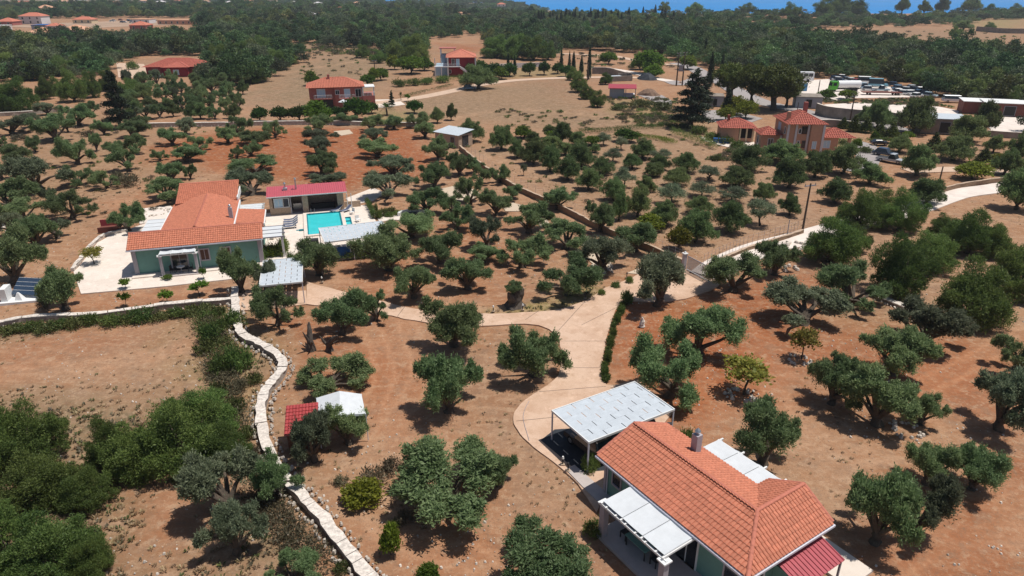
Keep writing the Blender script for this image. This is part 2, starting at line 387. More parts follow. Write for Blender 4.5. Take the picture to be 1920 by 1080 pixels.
    ca = N('ShaderNodeVertexColor'); ca.layer_name = 'soil'; sep = N('ShaderNodeSeparateColor'); L(ca.outputs[0], sep.inputs[0])
    red, straw, green, scrub = sep.outputs[0], sep.outputs[1], sep.outputs[2], ca.outputs[1]
    n_big = noise(.09, 5, .6); n_mid = noise(.5, 8, .68); n_fine = noise(2.6, 8, .75); n_drag = noise(.35, 7, .7, (3.2, R(28))); n_grain = noise(11, 4, .7)
    n_m2 = noise(1.1, 7, .72); n_huge = noise(.035, 4, .6); n_trk = noise(.8, 6, .7, (5., R(-35)))
    base = mixc(ramp(n_big, .38, .62), (.280, .136, .068), (.330, .182, .104))
    base = mixc(mul(ramp(n_huge, .48, .60), .7), base, (.240, .142, .090))
    base = mixc(mul(ramp(n_drag, .46, .62), .8), base, (.375, .228, .140))                       # drag marks of the mower
    base = mixc(mul(ramp(n_trk, .54, .66), .5), base, (.250, .140, .084))
    redc = mixc(ramp(n_drag, .38, .62), (.225, .062, .021), (.300, .098, .037))
    base = mixc(mul(red, ramp(n_mid, .26, .48)), base, redc)
    strawc = mixc(ramp(n_fine, .38, .62), (.240, .152, .095), (.350, .232, .150))
    base = mixc(mul(straw, ramp(n_mid, .32, .52)), base, strawc)
    greenc = mixc(ramp(n_fine, .36, .64), (.115, .115, .040), (.29, .24, .10))
    base = mixc(mul(green, ramp(n_mid, .24, .5)), base, greenc)
    scrubc = mixc(ramp(n_mid, .38, .62), (.095, .080, .045), (.265, .185, .110))
    base = mixc(mul(scrub, ramp(n_fine, .2, .55)), base, scrubc)
    # clods, leaf litter and straw flecks
    base = mixc(mul(ramp(n_mid, .53, .63), .55), base, (.235, .150, .100))
    base = mixc(mul(ramp(n_m2, .53, .63), .6), base, (.400, .265, .172)); base = mixc(mul(ramp(n_m2, .36, .46, (1, 1, 1), (0, 0, 0)), .5), base, (.205, .125, .080))
    base = mixc(mul(ramp(n_fine, .55, .66), .5), base, (.44, .31, .205))
    base = mixc(mul(ramp(n_grain, .58, .68), .5), base, (.155, .100, .066))
    ru = N('ShaderNodeAttribute'); ru.attribute_name = 'ruts'; base = mixc(mul(mul(ru.outputs['Fac'], ramp(n_fine, .25, .6)), .8), base, mixc(red, (.43, .265, .165), (.42, .18, .085)))
    n_spk = noise(5.5, 5, .8); base = mixc(mul(ramp(n_spk, .54, .66), .55), base, (.16, .108, .075)); base = mixc(mul(ramp(n_spk, .28, .42, (1, 1, 1), (0, 0, 0)), .4), base, (.42, .30, .21))
    L(base, b.inputs['Base Color']); b.inputs['Roughness'].default_value = .95; b.inputs['Specular IOR Level'].default_value = .1
    bu = N('ShaderNodeBump'); bu.inputs['Strength'].default_value = .75; bu.inputs['Distance'].default_value = .10
    L(n_fine, bu.inputs['Height']); b2 = N('ShaderNodeBump'); b2.inputs['Strength'].default_value = .5; b2.inputs['Distance'].default_value = .25
    L(n_mid, b2.inputs['Height']); L(b2.outputs[0], bu.inputs['Normal']); L(bu.outputs[0], b.inputs['Normal'])
    me.materials.append(m); return link(bpy.data.objects.new('ground', me), kind='structure')
make_ground()
# the land goes on behind, to the left as low hills, and falls to the sea on the right
def strip(name, rows, m, kind='structure'):
    b = MB()
    for r0, r1 in zip(rows[:-1], rows[1:]):
        for i in range(len(r0) - 1): b.face(r0[i], r0[i + 1], r1[i + 1], r1[i])
    return b.build(name, m, kind=kind)
far_soil = mat('far soil', (.20, .15, .10), .95, var=.3, scale=.02)
strip('coast', [[(x, 1057, -9.3) for x in (-9000, -1600, 1600, 9000)], [(x, 1180, -18) for x in (-9000, -1600, 1600, 9000)], [(x, 1320, -34) for x in (-9000, -1600, 1600, 9000)]], far_soil)
hx = np.linspace(-4200, 90, 60)
def hill_z(x, f): return -26 + 33 * f * min(1, max(0, (70 - x) / 200.)) * (.8 + .3 * math.sin(x * .004) + .15 * math.sin(x * .013 + 1))
strip('hills', [[(x, 1240 + 500 * k / 8, -.0 * k + hill_z(x, math.sin(min(1, k / 6) * math.pi / 2)) if k else -30) for x in hx] for k in range(9)], far_soil)
strip('side_land', [[(-9000, y, -.3) for y in (-60, 1060)], [(-60 if False else -1400, y, -.3) for y in (-60, 1060)]], far_soil)
strip('side_land', [[(1400, y, -.3) for y in (-60, 1060)], [(9000, y, -.3) for y in (-60, 1060)]], far_soil)
b = MB(); b.face((-60000, 1250, -30), (60000, 1250, -30), (60000, 80000, -30), (-60000, 80000, -30)); b.build('sea', M['sea'], kind='structure')

# ---------------------------------------------------------------- trees: crowns of many separate leaf sprigs on branching trunks
def sprigs(lobes, n, size, seed, updir=.5, outward=.7, shell=.5, aspect=.34, ragged=.12, grow=.7, wild=.5):
    """leaf sprigs (one rhomb each) filling the lobes (centre, radii), growing outward and up; returns vertex, tint arrays"""
    r = np.random.default_rng(seed)
    vol = np.array([a * b_ * c for _, (a, b_, c) in lobes]) ** (2 / 3); cnt = r.multinomial(n, vol / vol.sum())
    V, T = [], []
    for (c, rad), k in zip(lobes, cnt):
        d = r.normal(size=(k, 3)); d /= np.linalg.norm(d, axis=1)[:, None]
        d[:, 2] = np.where(d[:, 2] < -.75, -d[:, 2] * .6, d[:, 2])
        q = (shell + (1 - shell) * r.random(k) ** .6) * (1 + ragged * r.normal(size=k))
        ph = r.random(3) * 6; q *= 1 + .18 * np.sin(d[:, 0] * 5 + ph[0]) * np.sin(d[:, 1] * 5 + ph[1]) + .12 * np.sin(d[:, 2] * 7 + d[:, 0] * 6 + ph[2])
        p = np.array(c) + d * np.array(rad) * q[:, None]
        t = r.normal(size=(k, 3)) * .6 + d * grow; t[:, 2] += .6; t /= np.linalg.norm(t, axis=1)[:, None] + 1e-9
        nrm = d * outward + r.normal(size=(k, 3)) * wild; nrm[:, 2] += updir; nrm -= (t * nrm).sum(1)[:, None] * t; nrm /= np.linalg.norm(nrm, axis=1)[:, None] + 1e-9
        s = np.cross(nrm, t); L_ = (size * (.55 + .9 * r.random(k)))[:, None]
        V.append(np.stack([p - t * L_ / 2, p + s * L_ * aspect / 2, p + t * L_ / 2, p - s * L_ * aspect / 2], 1))
        T.append(np.clip(r.random(k) * .7 + .3 * r.random(), 0, 1))
    return np.concatenate(V), np.concatenate(T)
def lumpy(lobes, k=3, q=.5):
    """each rounded mass breaks up into smaller tufts on its surface"""
    out = []
    for c, r in lobes:
        out.append((c, tuple(a * .86 for a in r)))
        for _ in range(k):
            a = random.random() * 6.283; e = random.uniform(-.35, 1.1); d = (math.cos(a) * math.cos(e), math.sin(a) * math.cos(e), math.sin(e)); f = q * random.uniform(.7, 1.25)
            out.append((tuple(c[i] + d[i] * r[i] * .95 for i in range(3)), tuple(b * f for b in r)))
    return out
def leaf_mesh(name, V, T, m):
    k = len(V); me = bpy.data.meshes.new(name); me.vertices.add(4 * k); me.vertices.foreach_set('co', V.reshape(-1).astype(np.float32))
    me.loops.add(4 * k); me.loops.foreach_set('vertex_index', np.arange(4 * k, dtype=np.int32))
    me.polygons.add(k); me.polygons.foreach_set('loop_start', np.arange(0, 4 * k, 4, dtype=np.int32)); me.update()
    a = me.attributes.new('tint', 'FLOAT', 'POINT'); a.data.foreach_set('value', np.repeat(T, 4).astype(np.float32))
    me.materials.append(m); return me
def limb(b, pts, radii, k=6):
    rings = []
    for i, p in enumerate(pts):
        d = (pts[min(i + 1, len(pts) - 1)] - pts[max(i - 1, 0)]); q = d.to_track_quat('Z', 'Y')
        n = len(b.v); rings.append(n)
        for j in range(k):
            w = 2 * math.pi * j / k; b.v.append(tuple(p + q @ Vector((math.cos(w), math.sin(w), 0)) * radii[i] * random.uniform(.85, 1.15)))
    for a, c in zip(rings[:-1], rings[1:]):
        for j in range(k): l = (j + 1) % k; b.f.append((a + j, a + l, c + l, c + j)); b.m.append(0)
    b.f.append(tuple(rings[-1] + j for j in range(k))); b.m.append(0)
def trunk_mesh(base_h, targets, r0, thin=.35):
    b = MB(); fork = Vector((random.uniform(-.15, .15), random.uniform(-.15, .15), base_h))
    limb(b, [Vector((0, 0, -.25)), Vector((0, 0, .05)), fork * .55 + Vector((.06, 0, 0)), fork], [r0 * 1.45, r0 * 1.15, r0 * .9, r0 * .85], 8)
    for c in targets:
        c = Vector(c); mid = fork.lerp(c, .5) + Vector((random.uniform(-.2, .2), random.uniform(-.2, .2), random.uniform(-.05, .3)))
        limb(b, [fork - Vector((0, 0, .15)), mid, c], [r0 * .6, r0 * thin, r0 * .12], 5)
    me = bpy.data.meshes.new('trunk'); me.from_pydata(b.v, [], b.f); me.materials.append(M['bark'])
    me.polygons.foreach_set('use_smooth', [True] * len(b.f)); me.update(); return me
for k_, a_, c_, t_ in (('wood a', (.034, .078, .028), (.130, .205, .068), .3), ('wood b', (.046, .086, .032), (.165, .215, .082), .3), ('wood c', (.044, .070, .036), (.150, .175, .095), .3), ('wood d', (.026, .064, .026), (.098, .165, .058), .3), ('wood e', (.060, .085, .024), (.190, .215, .070), .25)): FOL[k_] = foliage(k_, a_, c_, t_, .5)
PROTO = {}
def add_proto(kind, lobes, n, size, fol, base_h, r0, limbs=None, **kw):
    V, T = sprigs(lobes, n, size, random.randrange(10 ** 6), **kw)
    lo, hi = np.quantile(V[:, :, :2].reshape(-1, 2), .015, 0), np.quantile(V[:, :, :2].reshape(-1, 2), .985, 0); mid = (lo + hi) / 2
    V[:, :, :2] -= mid; w = float((hi - lo).max()); h = np.quantile(V[:, :, 2], .985)
    tm = trunk_mesh(base_h, [(c[0] - mid[0], c[1] - mid[1], c[2]) for c, _ in (limbs or lobes)], r0)
    PROTO.setdefault(kind, []).append((leaf_mesh(kind + '_crown', V, T, FOL[fol]), tm, w, float(h)))
def ring_lobes(k, rad, z, r, jz=.3, jr=.25, squash=.8, centre=None):
    L_ = []; o = random.random() * 6
    for i in range(k):
        a = o + 2 * math.pi * (i + random.uniform(-.28, .28)) / k; d = rad * random.uniform(1 - jr, 1 + jr); q = r * random.uniform(.72, 1.22)
        L_.append(((d * math.cos(a), d * math.sin(a), z + random.uniform(-jz, jz)), (q, q, q * squash)))
    if centre: L_.append(((random.uniform(-.3, .3), random.uniform(-.3, .3), centre[0]), (centre[1], centre[1], centre[1] * squash)))
    return L_
def open_lobes(k):
    L_ = []; o = random.random() * 6
    for i in range(k):
        a = o + 2.4 * i + random.uniform(-.4, .4); d = random.uniform(.7, 2.2) * (.6 if i % 3 == 0 else 1.); q = random.uniform(.44, .76) * (1.2 if d < 1.2 else .92)
        L_.append(((d * math.cos(a), d * math.sin(a), random.uniform(1.05, 2.2) + .5 * (2 - d)), (q, q, q * random.uniform(1., 1.4))))
    return L_
for i in range(12):                      # open grown old olives: separate rounded masses at the end of each limb
    lob = open_lobes(random.choice((7, 8, 9, 9, 10)))
    add_proto('olive', lumpy(lob, 4, .5), 30000, .16, 'grey' if i % 5 == 3 else 'olive', .6, .30, lob, ragged=.2, shell=.3)
for i in range(5):
    lob = ring_lobes(7, 1.15, 1.35, .85, .25, .2, 1.1, (2.1, 1.15)) + ring_lobes(3, .6, 2.5, .7, .25, .3, 1.1); add_proto('round', lumpy(lob, 3, .42), 24000, .165, 'round', .6, .2, lob, ragged=.11)
for i in range(3):
    add_proto('grey', ring_lobes(7, 1.05, 2.3, .7, .6, .3, .95, (3.1, .85)), 6500, .2, 'grey', 1.2, .12, shell=.2, ragged=.2)
for i in range(5):
    lob = ring_lobes(7, 1.75, 2.0, 1.25, .6, .2, 1.05, (3.2, 1.7)) + ring_lobes(6, 2.0, 1.0, 1.0, .3, .2, 1.); add_proto('dense', lumpy(lob, 3, .42), 42000, .17, 'dense', .6, .3, lob, ragged=.10)
for kind, fol in (('citrus', 'citrus'), ('lime', 'lime'), ('yellow', 'yellow')):
    for i in range(2): add_proto(kind, ring_lobes(5, .8, 1.5, .85, .35, .2, .95, (2.1, 1.0)), 3600, .27, fol, .5, .1, aspect=.6)
for i in range(2): add_proto('autumn', ring_lobes(6, .85, 2.35, .7, .5, .3, .9, (2.7, .9)), 1500, .25, 'autumn', 1.5, .07, shell=.15, aspect=.6, ragged=.2)
for i in range(2): add_proto('sapling', ring_lobes(4, .35, 1.35, .38, .35, .2, 1.), 420, .26, 'lime', .9, .035, aspect=.6, shell=.2)
for i in range(3):
    add_proto('cypress', [((0, 0, .9 + j * .62), (.52 * (1 - (j / 12) ** 2) + .06,) * 2 + (.75,)) for j in range(12)], 4200, .26, 'cypress', 1., .16, shell=.7)
for i in range(2):
    add_proto('cone', [((0, 0, .45 + j * .42), (1.05 * (1 - j / 7.5) + .05,) * 2 + (.5,)) for j in range(7)], 4000, .22, 'cone', .4, .12, shell=.75)
for i in range(2):
    lob = []
    for j in range(16):
        z = 1.6 + j * .56; rr = 1.9 * (1 - j / 17.) ** .8 + .15; a = j * 2.4
        lob.append(((rr * .55 * math.cos(a), rr * .55 * math.sin(a), z), (rr * .62, rr * .62, .5)))
        lob.append(((-rr * .6 * math.cos(a + .7), -rr * .6 * math.sin(a + .7), z - .2), (rr * .5, rr * .5, .4)))
    add_proto('conifer', lob, 13000, .30, 'dark', 3.2, .3, ragged=.2, shell=.3)
for i in range(2):
    lob = ring_lobes(6, 1.5, 3.9, 1.15, .5, .2, 1.1, (5.0, 1.5)) + ring_lobes(5, 1.2, 2.6, .9, .3, .3, 1.); add_proto('pine', lumpy(lob, 3, .42), 17000, .28, 'pine', 1.8, .3, lob, shell=.5)
def shrub_proto(kind, fol, n, h):
    add_proto(kind, ring_lobes(5, .55, h * .45, .5, .12, .3, h, (h * .6, .55)), n, .2, fol, .2, .04, shell=.25, ragged=.22)
for i in range(3): shrub_proto('shrub', 'dense', 1500, 1.)
for i in range(3): shrub_proto('weed', 'weed', 1000, .7)
for i in range(2): shrub_proto('drybush', 'scrub', 900, .8)
# palm: leaf fans
def palm():
    V, T = [], []
    r = np.random.default_rng(5)
    for f in range(46):
        a = f * 2.4; el = r.uniform(-.3, 1.2); d = np.array([math.cos(a) * math.cos(el), math.sin(a) * math.cos(el), math.sin(el)])
        s = np.cross(d, [0, 0, 1]); s /= np.linalg.norm(s)
        for j in range(9):
            t0 = .35 + j * .17; p = np.array([0, 0, 1.7]) + d * t0 - np.array([0, 0, .16 * t0 ** 2])
            for sd in (-1, 1):
                q = p + s * sd * .32 + d * .22 - np.array([0, 0, .06]); m_ = (p + q) / 2; o = d * .05
                V.append([p, m_ + o, q, m_ - o]); T.append(r.random() * .6)
    V = np.array(V); b = trunk_mesh(1.7, [(0, 0, 1.9)], .2)
    PROTO['palm'] = [(leaf_mesh('palm_crown', V, np.array(T), FOL['citrus']), b, 3.6, 3.2)]
palm()

NAME = dict(olive='olive_tree', round='olive_tree', grey='olive_tree', dense='evergreen_tree', citrus='citrus_tree', lime='leafy_tree', yellow='leafy_tree',
            autumn='fruit_tree', sapling='sapling', cypress='cypress_tree', cone='conifer_tree', conifer='pine_tree', pine='pine_tree', shrub='shrub', weed='shrub', drybush='shrub', palm='palm_tree')
LOOK = dict(olive='open crowned olive tree', round='compact round olive tree', grey='thin grey green olive tree', dense='dense dark evergreen tree', citrus='glossy green citrus tree',
            lime='bright green leafy tree', yellow='yellow green leafy tree', autumn='small yellowing fruit tree', sapling='slim young sapling', cypress='tall narrow cypress',
            cone='cone shaped conifer', conifer='tall ragged dark conifer', pine='broad stone pine', shrub='green shrub', weed='pale green weedy shrub', drybush='dry brown bush', palm='spiky palm')
CAT = dict(shrub='shrub', weed='shrub', drybush='shrub')
MARKS = [('pool house with the red roof', 575, 385), ('swimming pool', 612, 425), ('long tiled villa', 365, 430), ('white shade roof beside the villa', 540, 545),
 ('tilted solar panels', 48, 550), ('bend of the pink driveway', 1080, 600), ('slatted iron gate', 1310, 520), ('white carport by the cottage', 1150, 800), ('cottage chimney', 1303, 860),
 ('white tent roof', 650, 790), ('thick split olive stump', 965, 570), ('stone shed with metal roof', 848, 265), ('pink two storey house', 640, 200), ('dark red house', 850, 140),
 ('low red house', 318, 142), ('peach villa', 1480, 285), ('tall pole near the white road', 1503, 435), ('green tanker truck', 1578, 172), ('long curving white wall', 515, 670), ('foot of the white wall', 640, 1030),
 ('stone cairn', 1202, 610), ('blackened old trunk', 590, 655), ('red ploughed field', 640, 290), ('white gravel road', 1800, 370), ('brown containers', 1880, 220), ('red roofed hut', 1168, 185),
 ('cream tiled terrace', 200, 520), ('cottage lean-to', 1540, 1060), ('bright yellow bush', 1272, 465), ('vegetable rows', 1200, 245), ('lower edge of the picture', 900, 1060), ('right edge of the picture', 1900, 700), ('left edge of the picture', 20, 700),
 ('left edge of the grove', 10, 330), ('dark tree on the bare field', 895, 168), ('village houses', 90, 60), ('grey parked pickup', 1668, 302), ('low boundary wall', 1040, 385), ('dry field on the left', 180, 660), ('far chapel among the cypresses', 1130, 60), ('left end of the cypress rows', 1010, 45), ('right end of the cypress rows', 1185, 40), ('far white villa by the sea view', 940, 12), ('bare brown field at upper right', 1700, 75), ('white wall across the grove', 330, 237)]
_ord = ['nearest', 'second', 'third', 'fourth', 'fifth', 'sixth', 'seventh', 'eighth', 'ninth', 'tenth', 'eleventh', 'twelfth', 'thirteenth', 'fourteenth', 'fifteenth', 'sixteenth', 'seventeenth', 'eighteenth', 'nineteenth', 'twentieth', 'twenty first', 'twenty second', 'twenty third', 'twenty fourth', 'twenty fifth', 'twenty sixth', 'twenty seventh', 'twenty eighth', 'twenty ninth', 'thirtieth']
PLANTS = []
GROUP = dict(olive='olive trees of the groves', round='olive trees of the groves', grey='olive trees of the groves', dense='dense evergreen trees', citrus='citrus trees', lime='bright green trees', yellow='bright green trees', autumn='young fruit trees',
             sapling='young saplings', cypress='cypresses', cone='clipped conifers', conifer='dark conifers', pine='stone pines', shrub='shrubs', weed='shrubs', drybush='shrubs', palm='palms')
def plant(kind, bx, by, wpx, hpx, label=None, parts=True, lean=0.):
    p = at(bx, by); f = depth(p); w = wpx * f / F * (.98 if kind == 'olive' else .93 if kind == 'round' else .86 if kind == 'dense' else 1.)
    if kind in ('olive', 'round', 'grey'): hpx *= 1.10
    # height whose top shows at the measured row
    yt = by - hpx; v = (540 - yt) / F; k = (cp + v * sp); hz = H + p.y * (-sp + v * cp) / k
    dep = math.atan2(H, p.y); h = max(.35 * w, hz - .22 * w * math.tan(dep)); h = max(.4, h)
    cm, tm, w0, h0 = random.choice(PROTO[kind])
    r = thing(NAME[kind], label or '', CAT.get(kind, 'tree'), p - Vector((0, 0, .08)), random.random() * 6.283, GROUP[kind])
    r.scale = (w / w0, w / w0, h / h0)
    c_ = bpy.data.objects.new('crown' if CAT.get(kind) is None else 'foliage', cm); link(c_, r)
    t_ = bpy.data.objects.new('trunk' if CAT.get(kind) is None else 'stem', tm); link(t_, r)
    PLANTS.append((r, kind, p, bx, by, bool(label))); return r
T = dict(olive="""145 307 62 49;35 310 67 40;74 355 95 62;67 285 28 28;105 264 60 46;25 250 65 33;197 252 36 26;240 320 57 45;257 287 42 35;250 258 50 30;268 243 37 25;325 271 45 30;350 252 52 30;
428 267 45 28;448 250 48 30;372 282 48 26;350 303 55 28;322 340 48 33;357 335 24 25;315 375 85 40;148 347 55 34;200 352 52 32;18 392 95 55;95 382 30 30;137 407 82 52;5 335 40 35;182 283 20 30;
150 235 55 38;128 247 25 28;170 217 32 26;90 215 42 22;516 257 42 30;480 270 60 25;472 291 40 25;445 296 28 20;478 325 85 32;472 365 72 45;600 247 52 30;600 266 60 24;597 290 68 32;605 327 68 40;617 346 62 25;
697 245 48 28;702 267 50 25;710 293 68 32;737 328 85 35;730 370 80 45;798 398 75 45;815 350 65 43;822 300 55 40;797 258 45 28;783 238 40 25;862 328 52 40;882 382 60 48;932 402 62 44;937 342 42 34;900 345 38 30;890 325 36 25;
992 435 85 52;1045 392 62 38;1126 434 60 54;857 428 65 45;913 463 62 55;772 445 75 45;825 492 80 58;905 490 55 30;878 540 90 60;980 500 95 55;1060 465 95 50;1132 508 105 65;1065 552 115 70;1190 470 80 55;
777 557 80 62;730 505 110 75;598 515 85 65;643 625 90 75;705 600 60 50;852 648 125 90;522 608 90 75;620 728 135 60;842 770 125 105;590 862 100 90;655 830 90 75;848 955 205 112;935 908 76 62;785 902 66 56;1000 702 125 95;1022 1090 160 98;
1232 572 118 90;1310 665 135 95;1255 742 140 105;1374 545 105 68;1452 514 80 60;1595 570 125 75;1505 605 130 70;1740 645 118 85;1672 700 130 85;1560 755 105 85;1645 795 135 105;1725 795 65 58;1872 805 125 110;1905 692 90 72;1430 868 130 120;
1735 905 88 80;1820 915 100 85;1640 1015 140 135;1715 1000 100 110;455 548 66 78;500 545 40 55;242 433 65 52;27 530 95 92;70 462 76 56;108 446 50 34;124 580 84 76;430 960 130 110;524 930 82 78;445 1035 110 90;552 1092 100 56;
45 415 60 40;25 440 50 40;5 280 30 22;60 238 40 24;215 290 30 24;300 300 30 20;650 232 42 20;740 240 40 22;846 400 44 34;960 372 36 26""",
round="""882 265 46 38;940 280 48 41;970 295 32 30;1000 307 48 40;1032 322 42 45;1065 337 48 40;1104 355 48 38;1000 270 38 22;1052 270 40 38;1033 258 28 22;1030 278 40 22;1082 272 36 24;1090 312 50 40;1060 290 36 22;1130 325 42 28;
1115 285 26 15;1185 315 38 26;1205 297 44 34;1150 375 48 38;1160 412 36 48;1195 405 55 53;1225 330 40 24;1212 357 38 26;1285 322 48 35;1268 347 48 32;1245 422 48 42;1304 452 68 55;1310 400 50 32;1368 433 66 54;1382 350 60 36;1402 318 70 44;
1431 378 42 34;1480 402 44 36;1479 352 65 52;1465 305 70 40;1527 332 55 46;1580 325 65 52;1630 345 65 38;1565 380 58 42;1718 329 72 54;1685 285 45 30;1735 382 70 46;1712 250 65 62;1645 240 52 46;1625 232 36 30;1812 265 70 46;1845 250 56 55;1787 300 68 42;1882 327 48 44;1862 285 40 30;1912 302 50 50;1905 392 70 66;
1905 330 40 34;820 230 26 26;846 225 24 28;897 166 68 40;1238 318 34 26""",
grey="""1148 303 32 24;1132 272 26 22;1165 280 26 22;1170 350 36 35;1238 305 38 24;1258 382 48 38;1328 337 44 25;1315 368 45 28;1372 378 50 28;1425 422 52 46;982 328 13 20""",
dense="""1605 425 85 72;1685 430 90 75;1555 490 110 88;1680 548 114 108;1728 500 112 72;1812 474 100 82;1820 602 142 115;1905 556 110 100;1770 440 60 40;1650 400 70 46;1860 480 70 60;1600 470 60 50;
350 865 180 130;385 810 130 90;60 860 150 110;0 880 120 130;90 930 150 95;165 945 105 72;100 1075 190 120;20 1060 150 115;175 1080 90 80;420 870 110 80;265 880 130 90;210 870 90 90;
37 207 70 60;8 208 60 55;140 190 55 58;175 182 40 48;85 186 35 40;110 178 40 34;205 170 38 40;60 150 60 34;110 140 70 34;20 140 70 40;160 130 60 34;230 190 40 34;250 182 40 34;475 155 50 36;520 130 55 36;500 105 60 36;440 140 46 34;420 125 46 40;400 120 40 34;385 150 40 30;540 120 40 26;455 115 50 36;
775 118 68 52;745 112 45 34;930 108 62 40;965 110 60 44;1000 112 62 44;1028 112 36 34;710 118 34 24;680 108 34 24;1085 172 40 34;1075 150 30 24;1100 185 34 26;1120 200 34 30;1135 158 26 22;
1700 152 60 34;1735 160 60 34;1768 168 60 36;1800 178 56 34;1830 184 52 34;1858 188 50 30;1660 142 50 30;1620 138 50 30;1575 134 50 26;1540 132 46 24;1890 195 50 34""",
citrus="""487 227 30 26;526 227 32 27;560 226 34 27;634 222 30 22;671 224 42 40;698 212 22 20;777 212 26 24;900 140 30 26;925 145 30 26;955 143 26 24;992 142 22 24;1020 140 22 24;1045 138 20 20;1175 265 40 24;1060 143 20 20""",
lime="""598 226 46 36;770 138 44 32;795 132 30 24;715 150 26 22;690 160 24 20;702 152 20 24;586 160 24 26;880 142 26 26;940 148 26 22;982 258 30 22;1140 120 30 22;1218 138 52 42;1200 130 30 26;733 1038 34 62;803 1082 36 26;1225 145 30 24;1290 130 30 26;1588 186 28 18;1548 186 28 18;1812 140 30 14;1110 272 30 18;1040 260 28 16;1640 262 14 16;1605 280 16 20;1700 262 20 16""",
yellow="""1220 430 46 30;1272 466 38 42;1822 335 58 34;680 940 66 44;1375 215 40 34;1398 222 36 34;1360 226 30 26;740 130 24 26;1870 300 26 14""",
autumn="""1395 738 76 72;1503 672 48 60;177 495 32 34""",
sapling="""236 541 18 20;236 573 19 27;314 524 18 10;314 567 26 25;382 523 14 23;374 553 32 28;765 190 10 14""",
cypress="""1052 136 7 44;1067 138 6 40;953 140 7 38;965 141 7 36;1104 148 8 60;1075 135 8 36;1330 162 12 62;1362 215 16 48;1322 108 8 34;1090 136 8 30;786 60 5 14;1365 175 8 30;1352 148 9 46;1395 148 9 30""",
cone="""1600 246 22 30;1623 248 24 28;1648 259 24 28;1671 261 27 32;1750 283 28 34;1844 302 28 26;1580 240 18 20""",
conifer="""226 240 46 104;1294 240 62 108;1318 200 34 56;735 200 10 30""",
pine="""1450 206 88 84;1408 198 62 76;1370 186 62 66;1474 200 40 52""",
palm="""726 216 32 28;752 188 10 18""",
shrub="""1140 680 14 24;1146 652 12 20;1134 705 14 22;1150 632 12 18;1158 606 12 20;1164 588 14 18;1175 568 22 26;1108 880 34 34;1285 830 28 30;1150 925 22 18;505 480 26 26;528 478 26 28;485 488 30 26;545 492 14 20;560 505 20 22;448 690 50 46;420 700 46 40;395 640 40 36;440 610 40 30;410 620 30 24;390 600 30 20;266 600 46 26;210 608 40 22;170 606 30 22;330 592 30 18;60 616 40 16;115 612 30 16;1155 538 16 12;1180 530 14 14;1128 552 14 12;1112 1000 34 30;640 480 26 18;662 480 28 18;685 478 28 18;706 476 26 18;632 480 22 18;720 476 18 16;490 590 24 16;705 400 8 20;712 410 10 16;730 405 20 10;745 402 20 10;500 590 20 20;1335 262 30 16;1360 268 26 14;1385 277 26 14;1410 290 24 14;1310 250 30 16;1430 150 20 20;870 150 20 12;830 155 24 14;800 158 24 14;775 160 24 14;748 162 24 14;900 135 20 14;425 145 18 14;250 130 20 16""",
weed="""20 622 40 14;90 620 44 18;140 612 36 20;240 604 36 18;360 588 36 18;300 598 36 16;385 660 36 24;478 716 30 20;410 740 40 26;440 770 40 28;460 820 36 26;385 580 26 14;410 590 30 20;300 860 30 14;340 900 34 14;255 905 30 12;470 880 34 26;1380 350 14 8;1340 300 20 10;1200 200 40 10;1240 205 40 10;1160 205 30 8;1560 285 26 8;1620 285 30 8;1580 270 14 8;640 1070 30 20;1800 430 50 20;1850 440 46 20;740 985 26 12""",
drybush="""240 348 40 24;220 340 26 20;165 255 24 12;35 262 28 10;220 335 16 14;290 592 26 16;395 610 34 20;410 640 36 22;450 730 30 22;700 905 60 30;735 880 40 24;760 975 34 22;475 850 26 20;85 578 22 26;1640 330 24 12;1810 445 40 16;1330 360 12 8;640 905 30 16""")
for kind, s in T.items():
    for e in s.replace('\n', '').split(';'):
        plant(kind, *map(float, e.split()))
# back grove: small olives in loose rows between the wall and the low red house
for i in range(5):
    for j in range(8):
        bx = 250 + j * 26 + random.uniform(-7, 7) + (i % 2) * 11; by = 162 + i * 14.5 + random.uniform(-3, 3)
        if 268 < bx < 372 and by < 150: continue
        plant('olive' if random.random() < .8 else 'round', bx + (4 - i) * 10 * (j / 8. - .3), by, random.uniform(23, 32), random.uniform(22, 29))

# ---------------------------------------------------------------- paved ground, roads, tracks
def paved(name, pts, m, z1=.03, z0=-.15): return sheet(name, gpoly(pts), m, z0, z1)
drive = catmull([Vector((*p, 0)) for p in [(574, 528), (640, 546), (745, 572), (800, 583), (900, 588), (985, 586), (1050, 580), (1100, 562), (1135, 540), (1180, 523), (1215, 505), (1255, 492), (1293, 507), (1350, 531), (1300, 556), (1240, 566), (1172, 566), (1150, 592), (1136, 640), (1130, 685), (1138, 722), (1195, 712)]], 4) + \
    [Vector(p + (0,)) for p in [(1265, 768), (1240, 800), (1160, 870), (1118, 960)]] + \
    catmull([Vector((*p, 0)) for p in [(1085, 908), (1040, 868), (990, 830), (966, 800), (964, 776), (985, 750), (1040, 712), (1052, 680), (1048, 640), (1030, 618), (985, 607), (905, 612), (850, 612), (760, 598), (735, 592), (640, 578), (576, 570)]], 4)
drive = [p + Vector((random.uniform(-1, 1), random.uniform(-.8, .8), 0)) for p in drive]
paved('driveway', [(p.x, p.y) for p in drive], M['tint'])
paved('path', [(440, 548), (470, 545), (500, 548), (574, 545), (576, 570), (500, 580), (452, 582)], M['tint'], .026)
paved('terrace', [(152, 551), (310, 537), (437, 523), (470, 515), (492, 490), (540, 485), (560, 472), (590, 492), (600, 468), (725, 455), (722, 440), (705, 415), (688, 384), (650, 388), (498, 400), (440, 380), (330, 388), (270, 420), (210, 440), (183, 455), (148, 500), (138, 510)], M['terr'], .03)
paved('path', [(648, 372), (700, 352), (722, 362), (700, 376), (660, 384)], M['terr'], .022)
